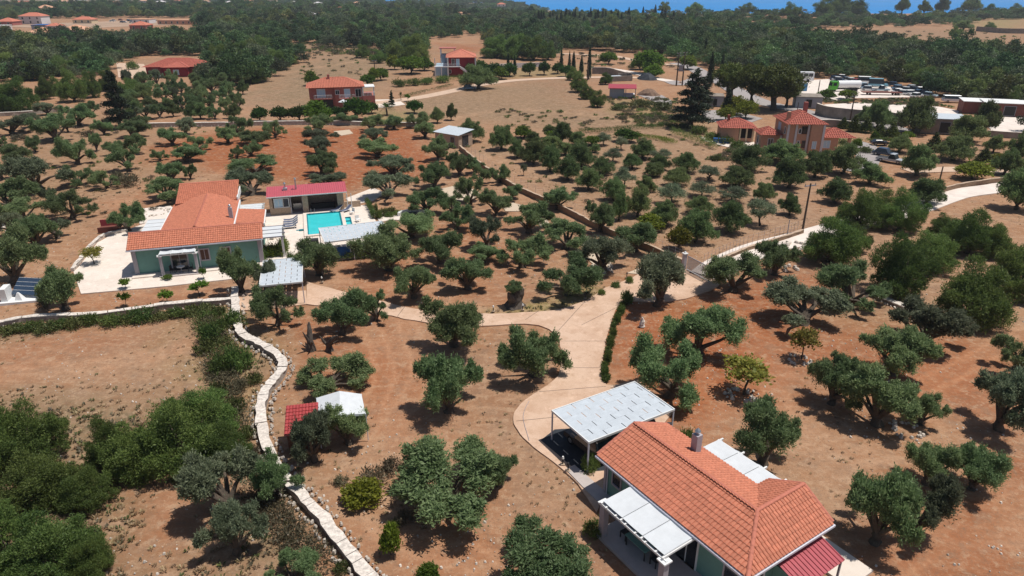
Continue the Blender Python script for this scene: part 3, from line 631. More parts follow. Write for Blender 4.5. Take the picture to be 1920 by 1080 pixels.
paved('path', [(700, 400), (740, 398), (770, 408), (768, 414), (735, 412), (712, 416)], M['terr'], .026)
paved('path', [(255, 392), (320, 386), (335, 400), (300, 412), (262, 420)], M['gravel'], .018)
for q_ in ([(940, 384), (962, 380), (985, 386), (972, 396), (948, 396)], [(1004, 410), (1022, 406), (1030, 418), (1014, 426)], [(1082, 448), (1100, 442), (1112, 452), (1092, 460)], [(835, 352), (862, 346), (880, 354), (850, 362)], [(1175, 512), (1210, 498), (1240, 484), (1262, 492), (1215, 515)], [(625, 246), (655, 243), (662, 250), (640, 254)]): paved('bare_earth', q_, mat('pale rubble', (.5, .4, .3)), .006)
road('road', [(2200, 318), (1920, 346), (1868, 353), (1800, 362), (1765, 372), (1720, 388), (1660, 405), (1590, 422), (1500, 447), (1440, 462), (1395, 478), (1350, 500), (1325, 520)], 4.2, M['gravel'])
road('road', [(690, 194), (730, 190), (790, 182), (850, 170), (900, 159), (960, 151), (1030, 147), (1100, 145), (1150, 145), (1210, 146), (1256, 151)], 4.6, M['track'])
road('road', [(1256, 152), (1230, 147), (1195, 138), (1150, 130), (1110, 127)], 4.2, M['gravel'], z1=.034)
road('road', [(1040, 100), (1090, 102), (1150, 105), (1200, 115), (1265, 122)], 4., M['track'])
road('road', [(1268, 118), (1295, 126), (1325, 141), (1350, 152), (1390, 175), (1430, 192), (1490, 205), (1530, 217), (1590, 228), (1650, 236), (1700, 246)], 6.5, M['asphalt'], z1=.026)
road('road', [(1256, 151), (1275, 158), (1300, 150), (1318, 140)], 5, M['asphalt'], z1=.022)
paved('yard', [(1486, 152), (1560, 148), (1640, 158), (1700, 168), (1720, 182), (1600, 184), (1555, 190), (1490, 182)], M['gravel'], .03)
paved('yard', [(1545, 196), (1620, 192), (1700, 196), (1760, 200), (1800, 208), (1790, 218), (1700, 222), (1640, 218), (1570, 210)], M['gravel'], .022)
paved('yard', [(1310, 208), (1350, 206), (1400, 214), (1430, 222), (1400, 232), (1330, 228)], M['asphalt'], .018)
paved('yard', [(1196, 178), (1240, 178), (1262, 190), (1255, 200), (1225, 190)], M['asphalt'], .018)
paved('yard', [(1310, 256), (1360, 262), (1400, 256), (1420, 272), (1395, 284), (1350, 272), (1320, 264)], M['conc'], .03)
road('road', [(1600, 266), (1622, 274), (1628, 288), (1622, 308), (1600, 322)], 4.2, M['asphalt'])
road('road', [(1700, 320), (1760, 318), (1830, 318), (1910, 324)], 3.5, M['track'])
paved('yard', [(690, 187), (745, 186), (760, 196), (715, 202), (692, 200)], M['conc'], .022)
paved('yard', [(218, 118), (270, 120), (276, 136), (262, 146), (222, 145)], M['track'], .022)
paved('yard', [(1840, 222), (1925, 214), (1960, 240), (1900, 250), (1860, 246)], M['gravel'], .022)
paved('bare_earth', [(1085, 470), (1130, 466), (1150, 500), (1128, 510)], mat('pale rubble', (.56, .41, .33), .95, var=.15, scale=1.2), .008)
paved('bare_earth', [(815, 356), (870, 345), (900, 362), (880, 378), (830, 372)], mat('pale rubble', (.5, .4, .3)), .008)
for a_, c_ in (((1052, 640), (1136, 640)), ((1050, 690), (1130, 690)), ((1010, 735), (1136, 725)), ((968, 790), (1170, 770)), ((985, 600), (1010, 583)), ((905, 612), (905, 588)), ((820, 606), (822, 584)), ((745, 594), (760, 574)), ((1040, 628), (1100, 562)), ((1090, 610), (1160, 575)), ((660, 580), (668, 551)), ((1200, 556), (1240, 500))):
    p0, p1 = at(*a_), at(*c_); n_ = (p1 - p0).normalized(); n_ = Vector((-n_.y, n_.x, 0)) * .018; bj = MB(); q_ = [p0 - n_, p1 - n_, p1 + n_, p0 + n_]
    bj.hexa([(p.x, p.y, .02) for p in q_], [(p.x, p.y, .036) for p in q_]); bj.build('driveway_joint', M['wicker'], kind='structure')
b = MB()
road('village_ground', [(60, 52), (180, 46), (300, 42), (380, 40)], 95, mat('village soil', (.34, .235, .165), .95, var=.2, scale=.05), z0=-.1, z1=.05)

# ---------------------------------------------------------------- walls
def wall_run(name, label, pts, w, h, m, cap=None, cap_h=.06, over=.06, seg=1.5, n=5, group=None, stones=None):
    """low wall along a line of the land: solid core, separate capping slabs laid end to end, loose field stones along its foot"""
    line = catmull([at(*p) for p in pts], n)
    # resample
    L_ = [line[0]]; acc = 0
    for a, c in zip(line[:-1], line[1:]):
        d = (c - a).length; k = max(1, int(d / .7)); L_ += [a.lerp(c, (i + 1) / k) for i in range(k)]
    o = L_[0].copy(); root = thing(name, label, 'wall', o, 0, group)
    A, B = offsets(L_, w); mb = MB()
    for i in range(len(L_) - 1):
        q = [A[i] - o, B[i] - o, B[i + 1] - o, A[i + 1] - o]
        mb.face(*[v + Vector((0, 0, h)) for v in q]) if not cap else None
        mb.face(q[1] - Vector((0, 0, .2)), q[2] - Vector((0, 0, .2)), q[2] + Vector((0, 0, h)), q[1] + Vector((0, 0, h)))
        mb.face(q[3] - Vector((0, 0, .2)), q[0] - Vector((0, 0, .2)), q[0] + Vector((0, 0, h)), q[3] + Vector((0, 0, h)))
    for i in (0, len(L_) - 1):
        mb.face(A[i] - o - Vector((0, 0, .2)), B[i] - o - Vector((0, 0, .2)), B[i] - o + Vector((0, 0, h)), A[i] - o + Vector((0, 0, h)))
    mb.build('core', m, root)
    if cap:
        A, B = offsets(L_, w + over * 2); st = max(1, round(seg / .7)); i = 0
        A, B = [[p + Vector((random.uniform(-.09, .09), random.uniform(-.09, .09), 0)) for p in q] for q in (A, B)]
        while i < len(L_) - 1:
            j = min(i + st + random.choice((-1, 0, 0, 1)), len(L_) - 1); j = max(j, i + 1)
            jz = random.uniform(-.03, .05); n = j - i; v = []
            for k in range(i, j + 1):
                a, c = A[k] - o, B[k] - o
                if k == i: a = a.lerp(A[k + 1] - o, .07); c = c.lerp(B[k + 1] - o, .07)
                v.append((a, c))
            cb = MB()
            for z in (h + .004, h + cap_h + jz): cb.v += [(p.x, p.y, z) for a, c in v for p in (a, c)]
            m_ = 2 * (n + 1)
            for k in range(n):
                q = (2 * k, 2 * k + 1, 2 * k + 3, 2 * k + 2); cb.f += [tuple(m_ + e for e in q), (q[0], q[3], m_ + q[3], m_ + q[0]), (q[1], m_ + q[1], m_ + q[2], q[2])]
            cb.f += [(0, m_, m_ + 1, 1), (m_ - 2, m_ - 1, 2 * m_ - 1, 2 * m_ - 2)]; cb.m = [0] * len(cb.f)
            cb.build('capping_slab', cap, root); i = j
    if stones:
        sb = MB(); A, B = offsets(L_, w + .8)
        for side in (A, B):
            for p in side:
                for _ in range(stones):
                    c = p - o + Vector((random.uniform(-.2, .2), random.uniform(-.2, .2), random.uniform(-.05, h * .25))); s = random.uniform(.07, .2); a = random.random() * 3
                    e = Vector((math.cos(a), math.sin(a), 0)); g = Vector((-e.y, e.x, 0)); z = Vector((0, 0, 1))
                    sb.hexa([c + e * s, c + g * s * .8, c - e * s * .9, c - g * s], [c + e * s * .6 + z * s, c + g * s * .5 + z * s * .8, c - e * s * .5 + z * s * .9, c - g * s * .6 + z * s])
        sb.build('field_stones', M['litter'], root, kind='stuff')
    return root
wall_run('stone_wall', 'long curving dry stone wall with whitewashed capping snaking down past the red roofed shed', [(441, 545), (446, 610), (456, 634), (482, 648), (515, 667), (532, 688), (522, 712), (501, 737), (491, 770), (493, 810), (505, 850), (518, 880), (560, 930), (600, 972), (642, 1025), (690, 1088), (720, 1130)], .6, .45, M['dstone'], M['wstone'], stones=2)
wall_run('stone_wall', 'low whitewashed wall running left from the curving wall behind the weeds', [(-60, 616), (0, 611), (60, 601), (180, 595), (290, 580), (380, 571), (434, 567)], .5, .45, M['dstone'], M['wstone'], stones=1)
wall_run('boundary_wall', 'long tan boundary wall running diagonally down to the iron gate', [(862, 280), (905, 315), (955, 349), (1040, 389), (1130, 434), (1210, 467), (1284, 500)], .28, .75, M['mudwall'], M['mudcap'], .05, .03, seg=4)
wall_run('boundary_wall', 'low tan wall edging the dry grove beside the white road right of the gate', [(1318, 508), (1360, 487), (1400, 470), (1460, 452), (1505, 437)], .28, .45, M['mudwall'], M['mudcap'], .05, .03, seg=4)
wall_run('boundary_wall', 'low tan roadside wall above the white gravel road at far right', [(1735, 372), (1790, 354), (1860, 343), (1930, 336)], .3, .7, M['mudwall'], M['mudcap'], .05, .03, seg=4)
wall_run('stone_wall', 'white topped stone wall crossing behind the red ploughed field', [(270, 238), (330, 237), (423, 236), (500, 234), (600, 233), (700, 235), (790, 237)], .6, .8, M['dstone'], M['wstone'], seg=5, stones=1)
wall_run('stone_wall', 'pale topped stone wall under the dark trees at far left', [(-40, 219), (8, 217), (60, 214), (100, 210), (135, 209)], .6, .8, M['dstone'], M['wstone'], seg=5)
wall_run('stone_wall', 'short rubble wall on the dry slope right of the grove', [(1645, 559), (1680, 572), (1705, 584)], .7, .25, M['dstone'], M['wstone'], .08, seg=3, stones=1)
wall_run('terrace_kerb', 'raised pale kerb along the left edge of the cream terrace', [(136, 508), (152, 488), (168, 466), (186, 449), (206, 440), (240, 434)], .35, .3, M['conc'], M['wstone'], .05, .03)
wall_run('block_wall', 'curving grey block wall beside the asphalt road below the vehicle yard', [(1529, 213), (1545, 219), (1570, 223), (1610, 227), (1660, 231), (1700, 237)], .35, 2.6, M['blockwall'], M['conc'], .05, .02, seg=12)
wall_run('block_wall', 'low block wall on the near side of the asphalt road behind the peach villa', [(1536, 238), (1560, 238), (1595, 241), (1610, 246)], .35, 1.6, M['blockwall'], M['conc'], .05, .02, seg=12)
wall_run('block_wall', 'grey wall curving along the track left of the twin poles', [(1110, 138), (1140, 139), (1165, 146), (1180, 150)], .4, 2.2, M['blockwall'], M['conc'], .05, .02, seg=12)
wall_run('block_wall', 'pale low wall beside the white yard at far right', [(1850, 255), (1885, 258), (1930, 260)], .35, 1.2, M['blockwall'], M['conc'], .05, .02, seg=12)
wall_run('block_wall', 'pale garden wall beyond the row of cypresses', [(905, 130), (960, 127), (1020, 125)], .4, 1.6, M['palewall'], M['conc'], .05, .02, seg=12)
wall_run('block_wall', 'dark terrace wall on the brown hillside at far right', [(1830, 58), (1880, 62), (1940, 63)], .6, 3, M['blockwall'])

# ---------------------------------------------------------------- buildings: shared pieces
def window(parent, x, y, z, w, h, ang, frame='mauve', pane='glass', bars=0, name='window', fw=.09):
    """frame proud of the wall with its pane set back in it; ang = outward direction in the house's own plan"""
    ca, sa = math.cos(ang), math.sin(ang)
    P = lambda a, d, k: (x + ca * d - sa * a, y + sa * d + ca * a, z + k)
    def bx(b, a0, a1, d0, d1, k0, k1): b.hexa([P(a0, d0, k0), P(a1, d0, k0), P(a1, d1, k0), P(a0, d1, k0)], [P(a0, d0, k1), P(a1, d0, k1), P(a1, d1, k1), P(a0, d1, k1)])
    b = MB(); t = fw
    bx(b, -w / 2 - t, -w / 2, -.02, .08, -h / 2 - t, h / 2 + t); bx(b, w / 2, w / 2 + t, -.02, .08, -h / 2 - t, h / 2 + t)
    bx(b, -w / 2, w / 2, -.02, .08, h / 2, h / 2 + t); bx(b, -w / 2, w / 2, -.02, .11, -h / 2 - t, -h / 2)
    if bars:
        for i in range(bars): a = -w / 2 + w * (i + 1) / (bars + 1); bx(b, a - .03, a + .03, .0, .05, -h / 2, h / 2)
    f = b.build(name, M[frame], parent)
    q = MB(); bx(q, -w / 2, w / 2, -.01, .02, -h / 2, h / 2); q.build('pane' if name != 'door' else 'door_leaf', M[pane], f)
    return f
TILE = None
def tile_mesh():
    b = MB(); n = 4; w = .24; l = .40; ra = .07
    top = []
    for i in range(n + 1):
        a = math.pi * i / n; top.append((w / 2 - w / 2 * math.cos(a) * 1.0, ra * math.sin(a)))
    for (x0, z0), (x1, z1) in zip(top[:-1], top[1:]):
        b.face((x0, 0, z0 + .050), (x1, 0, z1 + .050), (x1, l, z1), (x0, l, z0))
        b.face((x0, 0, z0 - .005), (x1, 0, z1 - .005), (x1, 0, z1 + .050), (x0, 0, z0 + .050))
    return b
def roof_face(poly):
    """frame of a roof slope: eave point, eave direction, up-slope direction, normal, outline in slope coordinates"""
    p = [Vector(q) for q in poly]; o = p[0]; e = (p[1] - p[0]).normalized(); n = e.cross(p[2] - p[0]).normalized()
    if n.z < 0: n = -n
    s = n.cross(e); 
    if s.z < 0: s = -s; e = -e
    flat = [((q - o).dot(e), (q - o).dot(s)) for q in p]; return o, e, s, n, flat
def inside(pt, poly):
    x, y = pt; c = False
    for i in range(len(poly)):
        (x0, y0), (x1, y1) = poly[i], poly[i - 1]
        if (y0 > y) != (y1 > y) and x < (x1 - x0) * (y - y0) / (y1 - y0) + x0: c = not c
    return c
def tile_spots(poly, cw=.24, cl=.34):
    o, e, s, n, flat = roof_face(poly); x0 = min(f[0] for f in flat); x1 = max(f[0] for f in flat); y1 = max(f[1] for f in flat); out = []
    for j in range(int(y1 / cl) + 1):
        for i in range(int((x1 - x0) / cw) + 1):
            cx = x0 + (i + .5) * cw; cy = (j + .5) * cl
            if inside((cx, cy), flat):
                pos = o + e * (cx - cw / 2) + s * (j * cl - .02) + n * .008
                out.append(Matrix(((e.x, s.x, n.x, pos.x), (e.y, s.y, n.y, pos.y), (e.z, s.z, n.z, pos.z), (0, 0, 0, 1))))
    return out
def joined_tiles(faces, parent, m, cw=.24, cl=.34):
    b = tile_mesh(); V = np.array(b.v); allv, allf = [], []
    for poly in faces:
        for Mx in tile_spots(poly, cw, cl):
            A = np.array(Mx); k = sum(len(x) for x in allv); allv.append(V @ A[:3, :3].T + A[:3, 3]); allf += [tuple(i + k for i in f) for f in b.f]
    return stuff_tiles(np.concatenate(allv), len(b.v), b.f, parent, m)
def stuff_tiles(V, nv, f, parent, m):
    k = len(V) // nv; base = np.array([i for q in f for i in q]); idx = (base[None, :] + np.arange(k)[:, None] * nv).ravel()
    me = bpy.data.meshes.new('roof_tiles'); me.vertices.add(len(V)); me.vertices.foreach_set('co', V.ravel().astype(np.float32))
    me.loops.add(len(idx)); me.loops.foreach_set('vertex_index', idx.astype(np.int32)); me.polygons.add(len(idx) // 4)
    me.polygons.foreach_set('loop_start', np.arange(0, len(idx), 4, dtype=np.int32)); me.update(); me.materials.append(m)
    return link(bpy.data.objects.new('roof_tiles', me), parent, kind='stuff')
def ridge_run(parent, a, c, r=.13, m='ridge', seg=.42):
    """one row of ridge tiles, each lapping over the next"""
    a, c = Vector(a), Vector(c); d = c - a; k = max(1, int(d.length / seg)); b = MB(); q = d.to_track_quat('X', 'Z')
    for i in range(k):
        p0 = a + d * (i / k); p1 = a + d * ((i + 1.12) / k)
        ring = lambda p, s: [p + q @ Vector((0, r * s * math.cos(t), r * s * .8 * math.sin(t))) for t in (math.pi * j / 5 for j in range(6))]
        A, B = ring(p0, 1.), ring(p1, .86)
        for j in range(5): b.face(A[j], A[j + 1], B[j + 1], B[j])
    return b.build('ridge_tiles', M[m], parent)
def ribbed(poly, pitch=.25, hgt=.045):
    """ribbed sheet roofing over a slope (first edge = eave)"""
    o, e, s, n, flat = roof_face(poly); x0 = min(f[0] for f in flat); x1 = max(f[0] for f in flat); y1 = max(f[1] for f in flat); b = MB(); k = int((x1 - x0) / pitch)
    prof = [(0, 0), (.55, 0), (.65, 1), (.88, 1), (.98, 0)]
    xs = [(x0 + (i + a) * (x1 - x0) / k, z * hgt) for i in range(k) for a, z in prof] + [(x1, 0)]
    for (xa, za), (xb, zb) in zip(xs[:-1], xs[1:]):
        b.face(o + e * xa + n * za, o + e * xb + n * zb, o + e * xb + s * y1 + n * zb, o + e * xa + s * y1 + n * za)
        b.face(o + e * xa + n * (za - .03), o + e * xb + n * (zb - .03), o + e * xb + n * zb, o + e * xa + n * za)
    return b
def canvas(parent, x0, x1, y0, y1, zf, zb, n, sag=.14, name='canvas_panel', along='x'):
    """sagging sheets of cloth between the rafters"""
    for i in range(n):
        a0 = x0 + (x1 - x0) * (i + .01) / n; a1 = x0 + (x1 - x0) * (i + .99) / n; b = MB(); K = 6
        for p in range(K):
            for q in range(K):
                P = lambda u, v: (a0 + (a1 - a0) * u, y0 + (y1 - y0) * v + .06 * math.sin(u * math.pi) * (v > .9) * (1 if y1 > y0 else -1) * -2, zf + .03 + (zb - zf) * v - sag * .5 * math.sin(math.pi * u) * (.35 + .65 * math.sin(math.pi * v)))
                b.face(P(p / K, q / K), P((p + 1) / K, q / K), P((p + 1) / K, (q + 1) / K), P(p / K, (q + 1) / K))
        b.build(name, M['canvas'], parent, smooth=True)
def pillar(parent, x, y, h, w=.38, m='mauve', cap=True):
    p = MB().box(x - w / 2, x + w / 2, y - w / 2, y + w / 2, 0, h).build('pillar', M[m], parent)
    if cap:
        MB().box(x - w / 2 - .1, x + w / 2 + .1, y - w / 2 - .1, y + w / 2 + .1, h + .003, h + .1).build('capital', M['white'], p)
def chimney(parent, x, y, z0, z1, w=.42, m='mauve', cowl=True):
    c = MB().box(x - w / 2, x + w / 2, y - w / 2, y + w / 2, z0, z1).build('chimney', M[m], parent)
    if cowl:
        b = MB().bar((x, y, z1), (x, y, z1 + .22), .09, 10)
        b.bar((x, y, z1 + .22), (x, y, z1 + .34), .2, 12, .13).bar((x, y, z1 + .34), (x, y, z1 + .46), .13, 12, .02); b.build('cowl', M['steel'], c)
def wall_box(parent, x0, x1, y0, y1, z0, z1, m, name='wall'): return MB().box(x0, x1, y0, y1, z0, z1).build(name, M[m] if isinstance(m, str) else m, parent)

# ---------------------------------------------------------------- the cottage at lower right
A = at(1121, 855, 3.0)
cot = thing('cottage', 'teal walled cottage with terracotta tiled hip roof and white canvas pergolas at lower right', 'house', (A.x, A.y, 0), R(-57))
b = MB(); b.prism([(.15, .6), (11.2, .6), (11.2, 6.6), (7.75, 6.6), (7.75, 5.55), (.15, 5.55)], 0, 2.93); b.build('wall', M['teal'], cot)
g = MB(); g.face((.16, .61, 2.93), (.16, 3.05, 4.02), (.16, 5.54, 2.93)); g.build('gable', M['teal'], cot)
g = MB(); g.face((7.76, 6.59, 2.93), (9.5, 6.59, 4.0), (11.19, 6.59, 2.93)); g.build('gable', M['teal'], cot)
b = MB()
for x, y in ((.08, .53), (11.1, .53), (.08, 5.48)): b.box(x, x + .2, y, y + .2, 0, 2.9)
b.build('corner_trim', M['mauve'], cot)
F1 = [(-.1, 0, 3), (11.62, 0, 3), (9.5, 3.05, 4.22), (-.1, 3.05, 4.22)]
F2 = [(7.3, 6.05, 3), (-.1, 6.05, 3), (-.1, 3.05, 4.22), (9.5, 3.05, 4.22)]
F3 = [(11.62, 0, 3), (11.62, 7.0, 3), (9.5, 7.0, 4.22), (9.5, 3.05, 4.22)]
F4 = [(7.3, 7.0, 3), (7.3, 6.05, 3), (9.5, 3.05, 4.22), (9.5, 7.0, 4.22)]
b = MB()
for f in (F1, F2, F3, F4): b.slab(f, .12)
roof = b.build('roof', M['tile2'], cot)
TB = tile_mesh(); tm = bpy.data.meshes.new('roof_tile'); tm.from_pydata(TB.v, [], TB.f); tm.materials.append(M['tile'])
spots = [m_ for f in (F1, F2, F3, F4) for m_ in tile_spots(f)]
cw = Matrix.Translation((A.x, A.y, 0)) @ Matrix.Rotation(R(-57), 4, 'Z')
def dist_cam(m_):
    p = cw @ m_.to_translation(); x, y = px(*p); d = (p - cam.location).length
    up = (cw.to_3x3() @ m_.to_3x3().col[2]).dot((cam.location - p).normalized())
    return d / max(.2, up) + (0 if (x < 1910 and y < 1078) else 50)
spots.sort(key=dist_cam)
for m_ in spots[:296]:
    o = bpy.data.objects.new('roof_tile', tm); link(o, roof); o.matrix_basis = m_ @ Matrix.Translation((0, 0, random.uniform(0, .012)))
V = np.array(TB.v); stuff_tiles(np.concatenate([V @ np.array(m_)[:3, :3].T + np.array(m_)[:3, 3] for m_ in spots[296:]]), len(TB.v), TB.f, roof, M['tile2'])
for a, c in (((-.1, 3.05, 4.27), (9.5, 3.05, 4.27)), ((9.5, 7.0, 4.27), (9.5, 3.05, 4.27)), ((11.62, 0, 3.06), (9.5, 3.05, 4.28)), ((-.1, .05, 3.06), (-.1, 3.05, 4.27)), ((-.1, 6., 3.06), (-.1, 3.05, 4.27)), ((11.55, 7., 3.08), (9.5, 7., 4.26)), ((7.35, 7., 3.08), (9.5, 7., 4.26))): ridge_run(roof, a, c)
b = MB(); b.box(-.12, 11.74, -.13, -.005, 2.86, 2.99); b.build('gutter', M['gutter'], cot)
b = MB(); b.box(11.63, 11.75, -.002, 7.02, 2.86, 2.99); b.build('gutter', M['gutter'], cot)
b = MB(); b.box(-.1, 7.28, 6.06, 6.17, 2.86, 2.99); b.build('gutter', M['gutter'], cot)
b = MB(); b.bar((.42, .53, 0), (.42, .53, 2.86), .045); b.bar((11.0, .5, 0), (11.0, .5, 2.86), .045); b.build('downpipe', M['gutter'], cot)
chimney(cot, 3.4, 4.95, 3.2, 4.75, .46)
window(cot, 1.25, .6, 1.75, .7, .95, R(-90)); window(cot, 10.9 - .6, .6, 1.7, .9, 1.1, R(-90))
window(cot, 4.6, .6, 1.2, 1.5, 2.2, R(-90), 'white', 'glass', 1, 'door'); window(cot, 7.2, .6, 1.2, 1.5, 2.2, R(-90), 'white', 'glass', 1, 'door')
window(cot, 11.2, 1.5, 1.7, .8, 1.1, 0, 'white'); window(cot, .15, 3.1, 1.6, .8, 1.0, R(180)); window(cot, 4.5, 5.55, 1.2, 1.5, 2.2, R(90), 'white', 'glass', 1, 'door')
# pergola in front: rafters, beam and three canvas panels on two pillars
pg = MB()
for x in (3.15, 4.8, 6.45, 8.1): pg.hexa([(x - .05, -2.35, 2.58), (x + .05, -2.35, 2.58), (x + .05, .58, 2.72), (x - .05, .58, 2.72)], [(x - .05, -2.35, 2.7), (x + .05, -2.35, 2.7), (x + .05, .58, 2.84), (x - .05, .58, 2.84)])
pg.box(2.95, 8.35, -2.28, -2.16, 2.44, 2.575)
for i in range(6): pg.box(3.5 + i * .8, 3.6 + i * .8, -2.36, -2.1, 2.60, 2.66)
pg = pg.build('pergola_frame', M['white'], cot); canvas(cot, 3.15, 8.1, -2.18, .1, 2.74, 2.86, 3)
pillar(cot, 3.1, -2.0, 2.42); pillar(cot, 8.15, -2.2, 2.42)
pg = MB()
for x in (2.7, 4.43, 6.17, 7.6): pg.box(x - .05, x + .05, 5.6, 8.4, 2.56, 2.68)
pg.box(2.5, 7.8, 8.1, 8.22, 2.42, 2.555); pg.build('pergola_frame', M['white'], cot); canvas(cot, 2.7, 7.6, 5.9, 8.1, 2.72, 2.70, 3)
for x in (2.7, 7.6): pillar(cot, x, 8.16, 2.4, .25, 'white', False)
lt = [(13.05, 2.55, 2.03), (13.05, 6.2, 2.03), (11.25, 6.2, 2.55), (11.25, 2.55, 2.55)]
ribbed(lt, .27).build('lean_to_roof', M['redmetal2'], cot)
b = MB()
for y in (2.65, 6.05): b.box(12.85, 12.95, y, y + .1, 0, 1.98)
b.build('lean_to_post', M['grey'], cot); wall_box(cot, 11.203, 12.6, 2.75, 2.85, 0, 2.1, 'teal', 'lean_to_wall')
patio = MB().prism([(-3.0, -.15), (-1., -.3), (2.6, -.45), (2.6, -2.3), (13.2, -2.3), (13.2, .62), (-3.0, .62)], -.15, .10).build('patio', M['slab'], cot)
MB().box(10.2, 13.4, 6.65, 8.9, -.15, .09).build('back_patio', M['conc'], cot)
MB().box(2.2, 8.2, 6.2, 8.5, -.15, .08).build('back_patio', M['conc'], cot)
# terrace furniture under the pergola
def furn(name, label, cat, x, y, rz, parts, group=None):
    p = cw @ Vector((x, y, .1)); t = thing(name, label, cat, p, R(-57) + rz, group)
    for n_, b_, m_ in parts: b_.build(n_, M[m_], t)
    return t
leg4 = lambda w, d, h: [('leg', MB().box(sx * w - .03, sx * w + .03, sy * d - .03, sy * d + .03, 0, h), 'wicker') for sx in (-1, 1) for sy in (-1, 1)]
furn('dining_table', 'teal topped patio table under the front canvas pergola', 'table', 5.2, -1.0, 0, [('table_top', MB().box(-.85, .85, -.45, .45, .7, .745), 'teal')] + leg4(.75, .36, .697))
for i, (x, y, rz, lb) in enumerate(((4.0, -1.0, R(90), 'black slatted patio chair at the table end nearest the corner pillar'), (6.5, -1.0, R(-90), 'black slatted patio chair at the table end away from the corner pillar'))):
    bk = [('back_slat', MB().box(-.22 + k * .1, -.17 + k * .1, -.25, -.21, .46, .95), 'wicker') for k in range(5)]
    furn('patio_chair', lb, 'chair', x, y, rz, [('seat', MB().box(-.25, .25, -.25, .25, .42, .455), 'wicker')] + leg4(.22, .22, .417) + bk, 'patio chairs')

# ---------------------------------------------------------------- shade roofs over parking and pool
def shade_roof(label, corner, ang, Lx, Ly, h, posts, slope=0., name='carport', panel=(1.6, .58), rows_along='x'):
    t = thing(name, label, 'carport', (corner.x, corner.y, 0), ang)
    f = MB(); z = h
    f.box(-.06, Lx + .06, -Ly - .06, -Ly, z - .12, z + .04).box(-.06, Lx + .06, 0, .06, z - .12, z + .04)
    f.box(-.06, 0, -Ly, 0, z - .12, z + .04).box(Lx, Lx + .06, -Ly, 0, z - .12, z + .04)
    for i in range(1, 5): f.box(Lx * i / 5 - .03, Lx * i / 5 + .03, -Ly, 0, z - .10, z - .035)
    f.build('frame', M['white'], t)
    pw, ph = panel; nrow = int(round(Ly / ph)); ph = Ly / nrow; T_ = []
    for r_ in range(nrow):
        x = -(.5 if r_ % 2 else 0.) * pw; 
        while x < Lx:
            x0, x1 = max(x, 0.01), min(x + pw, Lx - .01)
            if x1 - x0 > .15:
                y0 = -r_ * ph - ph + .002; y1 = -r_ * ph - .002; tl = random.uniform(-.006, .006)
                gap0 = .028 if x > 0 else 0; gap1 = .028 if x + pw < Lx else 0
                P = MB(); cz = z - .03; K = 4; a0, a1 = x0 + gap0, x1 - gap1
                for k in range(K):
                    u0, u1 = k / K, (k + 1) / K; X0, X1 = a0 + (a1 - a0) * u0, a0 + (a1 - a0) * u1
                    s0 = s1 = .014
                    P.hexa([(X0, y0, cz + s0 - .015), (X1, y0, cz + s1 - .015), (X1, y1, cz + s1 - .015 + tl), (X0, y1, cz + s0 - .015 + tl)], [(X0, y0, cz + s0), (X1, y0, cz + s1), (X1, y1, cz + s1 + tl), (X0, y1, cz + s0 + tl)])
                P.build('roof_panel', M['shade'], t)
            x += pw
    for x, y in posts: MB().box(x - .045, x + .045, y - .045, y + .045, 0, h - .122).build('post', M['gutter'], t)
    return t
cA = at(1036, 770, 2.5)
shade_roof('white panelled carport with dark slots beside the cottage at lower right', cA, R(31), 7.45, 4.25, 2.5, [(.0, 0), (7.45, 0), (0, -4.25), (7.45, -4.25)])
paved('carport_shadow', [(1014, 826), (1040, 806), (1262, 792), (1180, 880), (1085, 886)], M['shadow_tarp'], .045)  # dark sheet cut to the carport's cast shadow, shade put into its colour
vA = at(494, 489, 2.4)
shade_roof('white panelled carport shade between the villa and the pink driveway', vA, R(15), 4.1, 7.1, 2.4, [(.0, 0), (4.1, 0), (0, -7.1), (4.1, -7.1)], panel=(1.2, .6))
sA = at(598, 428, 2.6)
shade_roof('pale panelled shade roof on thin posts at the near end of the pool', sA, R(21.5), 7.75, 5.4, 2.6, [(.0, 0), (7.75, 0), (.4, -5.4), (3.2, -5.4), (5.7, -5.4), (7.6, -5.4)], panel=(1.1, .6))

# ---------------------------------------------------------------- the villa by the pool
A2 = at(239, 470, 3.2); VR = R(16.3)
vil = thing('villa', 'long teal walled villa with terracotta tiled gable roofs beside the swimming pool', 'house', (A2.x, A2.y, 0), VR)
wall_box(vil, .25, 13.75, .55, 4.3, 0, 3.1, 'teal'); wall_box(vil, 2.7, 10.5, 4.303, 16.0, 0, 3.05, 'teal'); wall_box(vil, 3.0, 10.1, 16.003, 21.2, 0, 3.4, 'teal'); wall_box(vil, 10.503, 13.7, 6.6, 12.0, 0, 2.9, 'teal')
g = MB(); g.face((.26, .56, 3.1), (.26, 4.29, 3.1), (.26, 2.4, 4.15)); g.face((13.74, .56, 3.1), (13.74, 4.29, 3.1), (13.74, 2.4, 4.15)); g.build('gable', M['teal'], vil)
b = MB()
for x in (.13, 13.4): b.box(x, x + .45, .46, .9, 0, 3.08)
b.build('corner_trim', M['mauve'], vil)
V1 = [(-.15, 0, 3.2), (14.1, 0, 3.2), (14.1, 2.4, 4.35), (-.15, 2.4, 4.35)]
V2 = [(14.1, 4.8, 3.2), (-.15, 4.8, 3.2), (-.15, 2.4, 4.35), (14.1, 2.4, 4.35)]
V3 = [(2.45, 17, 3.2), (2.45, 2.55, 3.2), (6.75, 2.55, 4.5), (6.75, 17, 4.5)]
V4 = [(10.65, 2.55, 3.35), (10.65, 17, 3.35), (6.75, 17, 4.5), (6.75, 2.55, 4.5)]
V5 = [(2.75, 15.9, 3.62), (10.35, 15.9, 3.62), (10.35, 21.5, 4.85), (2.75, 21.5, 4.85)]
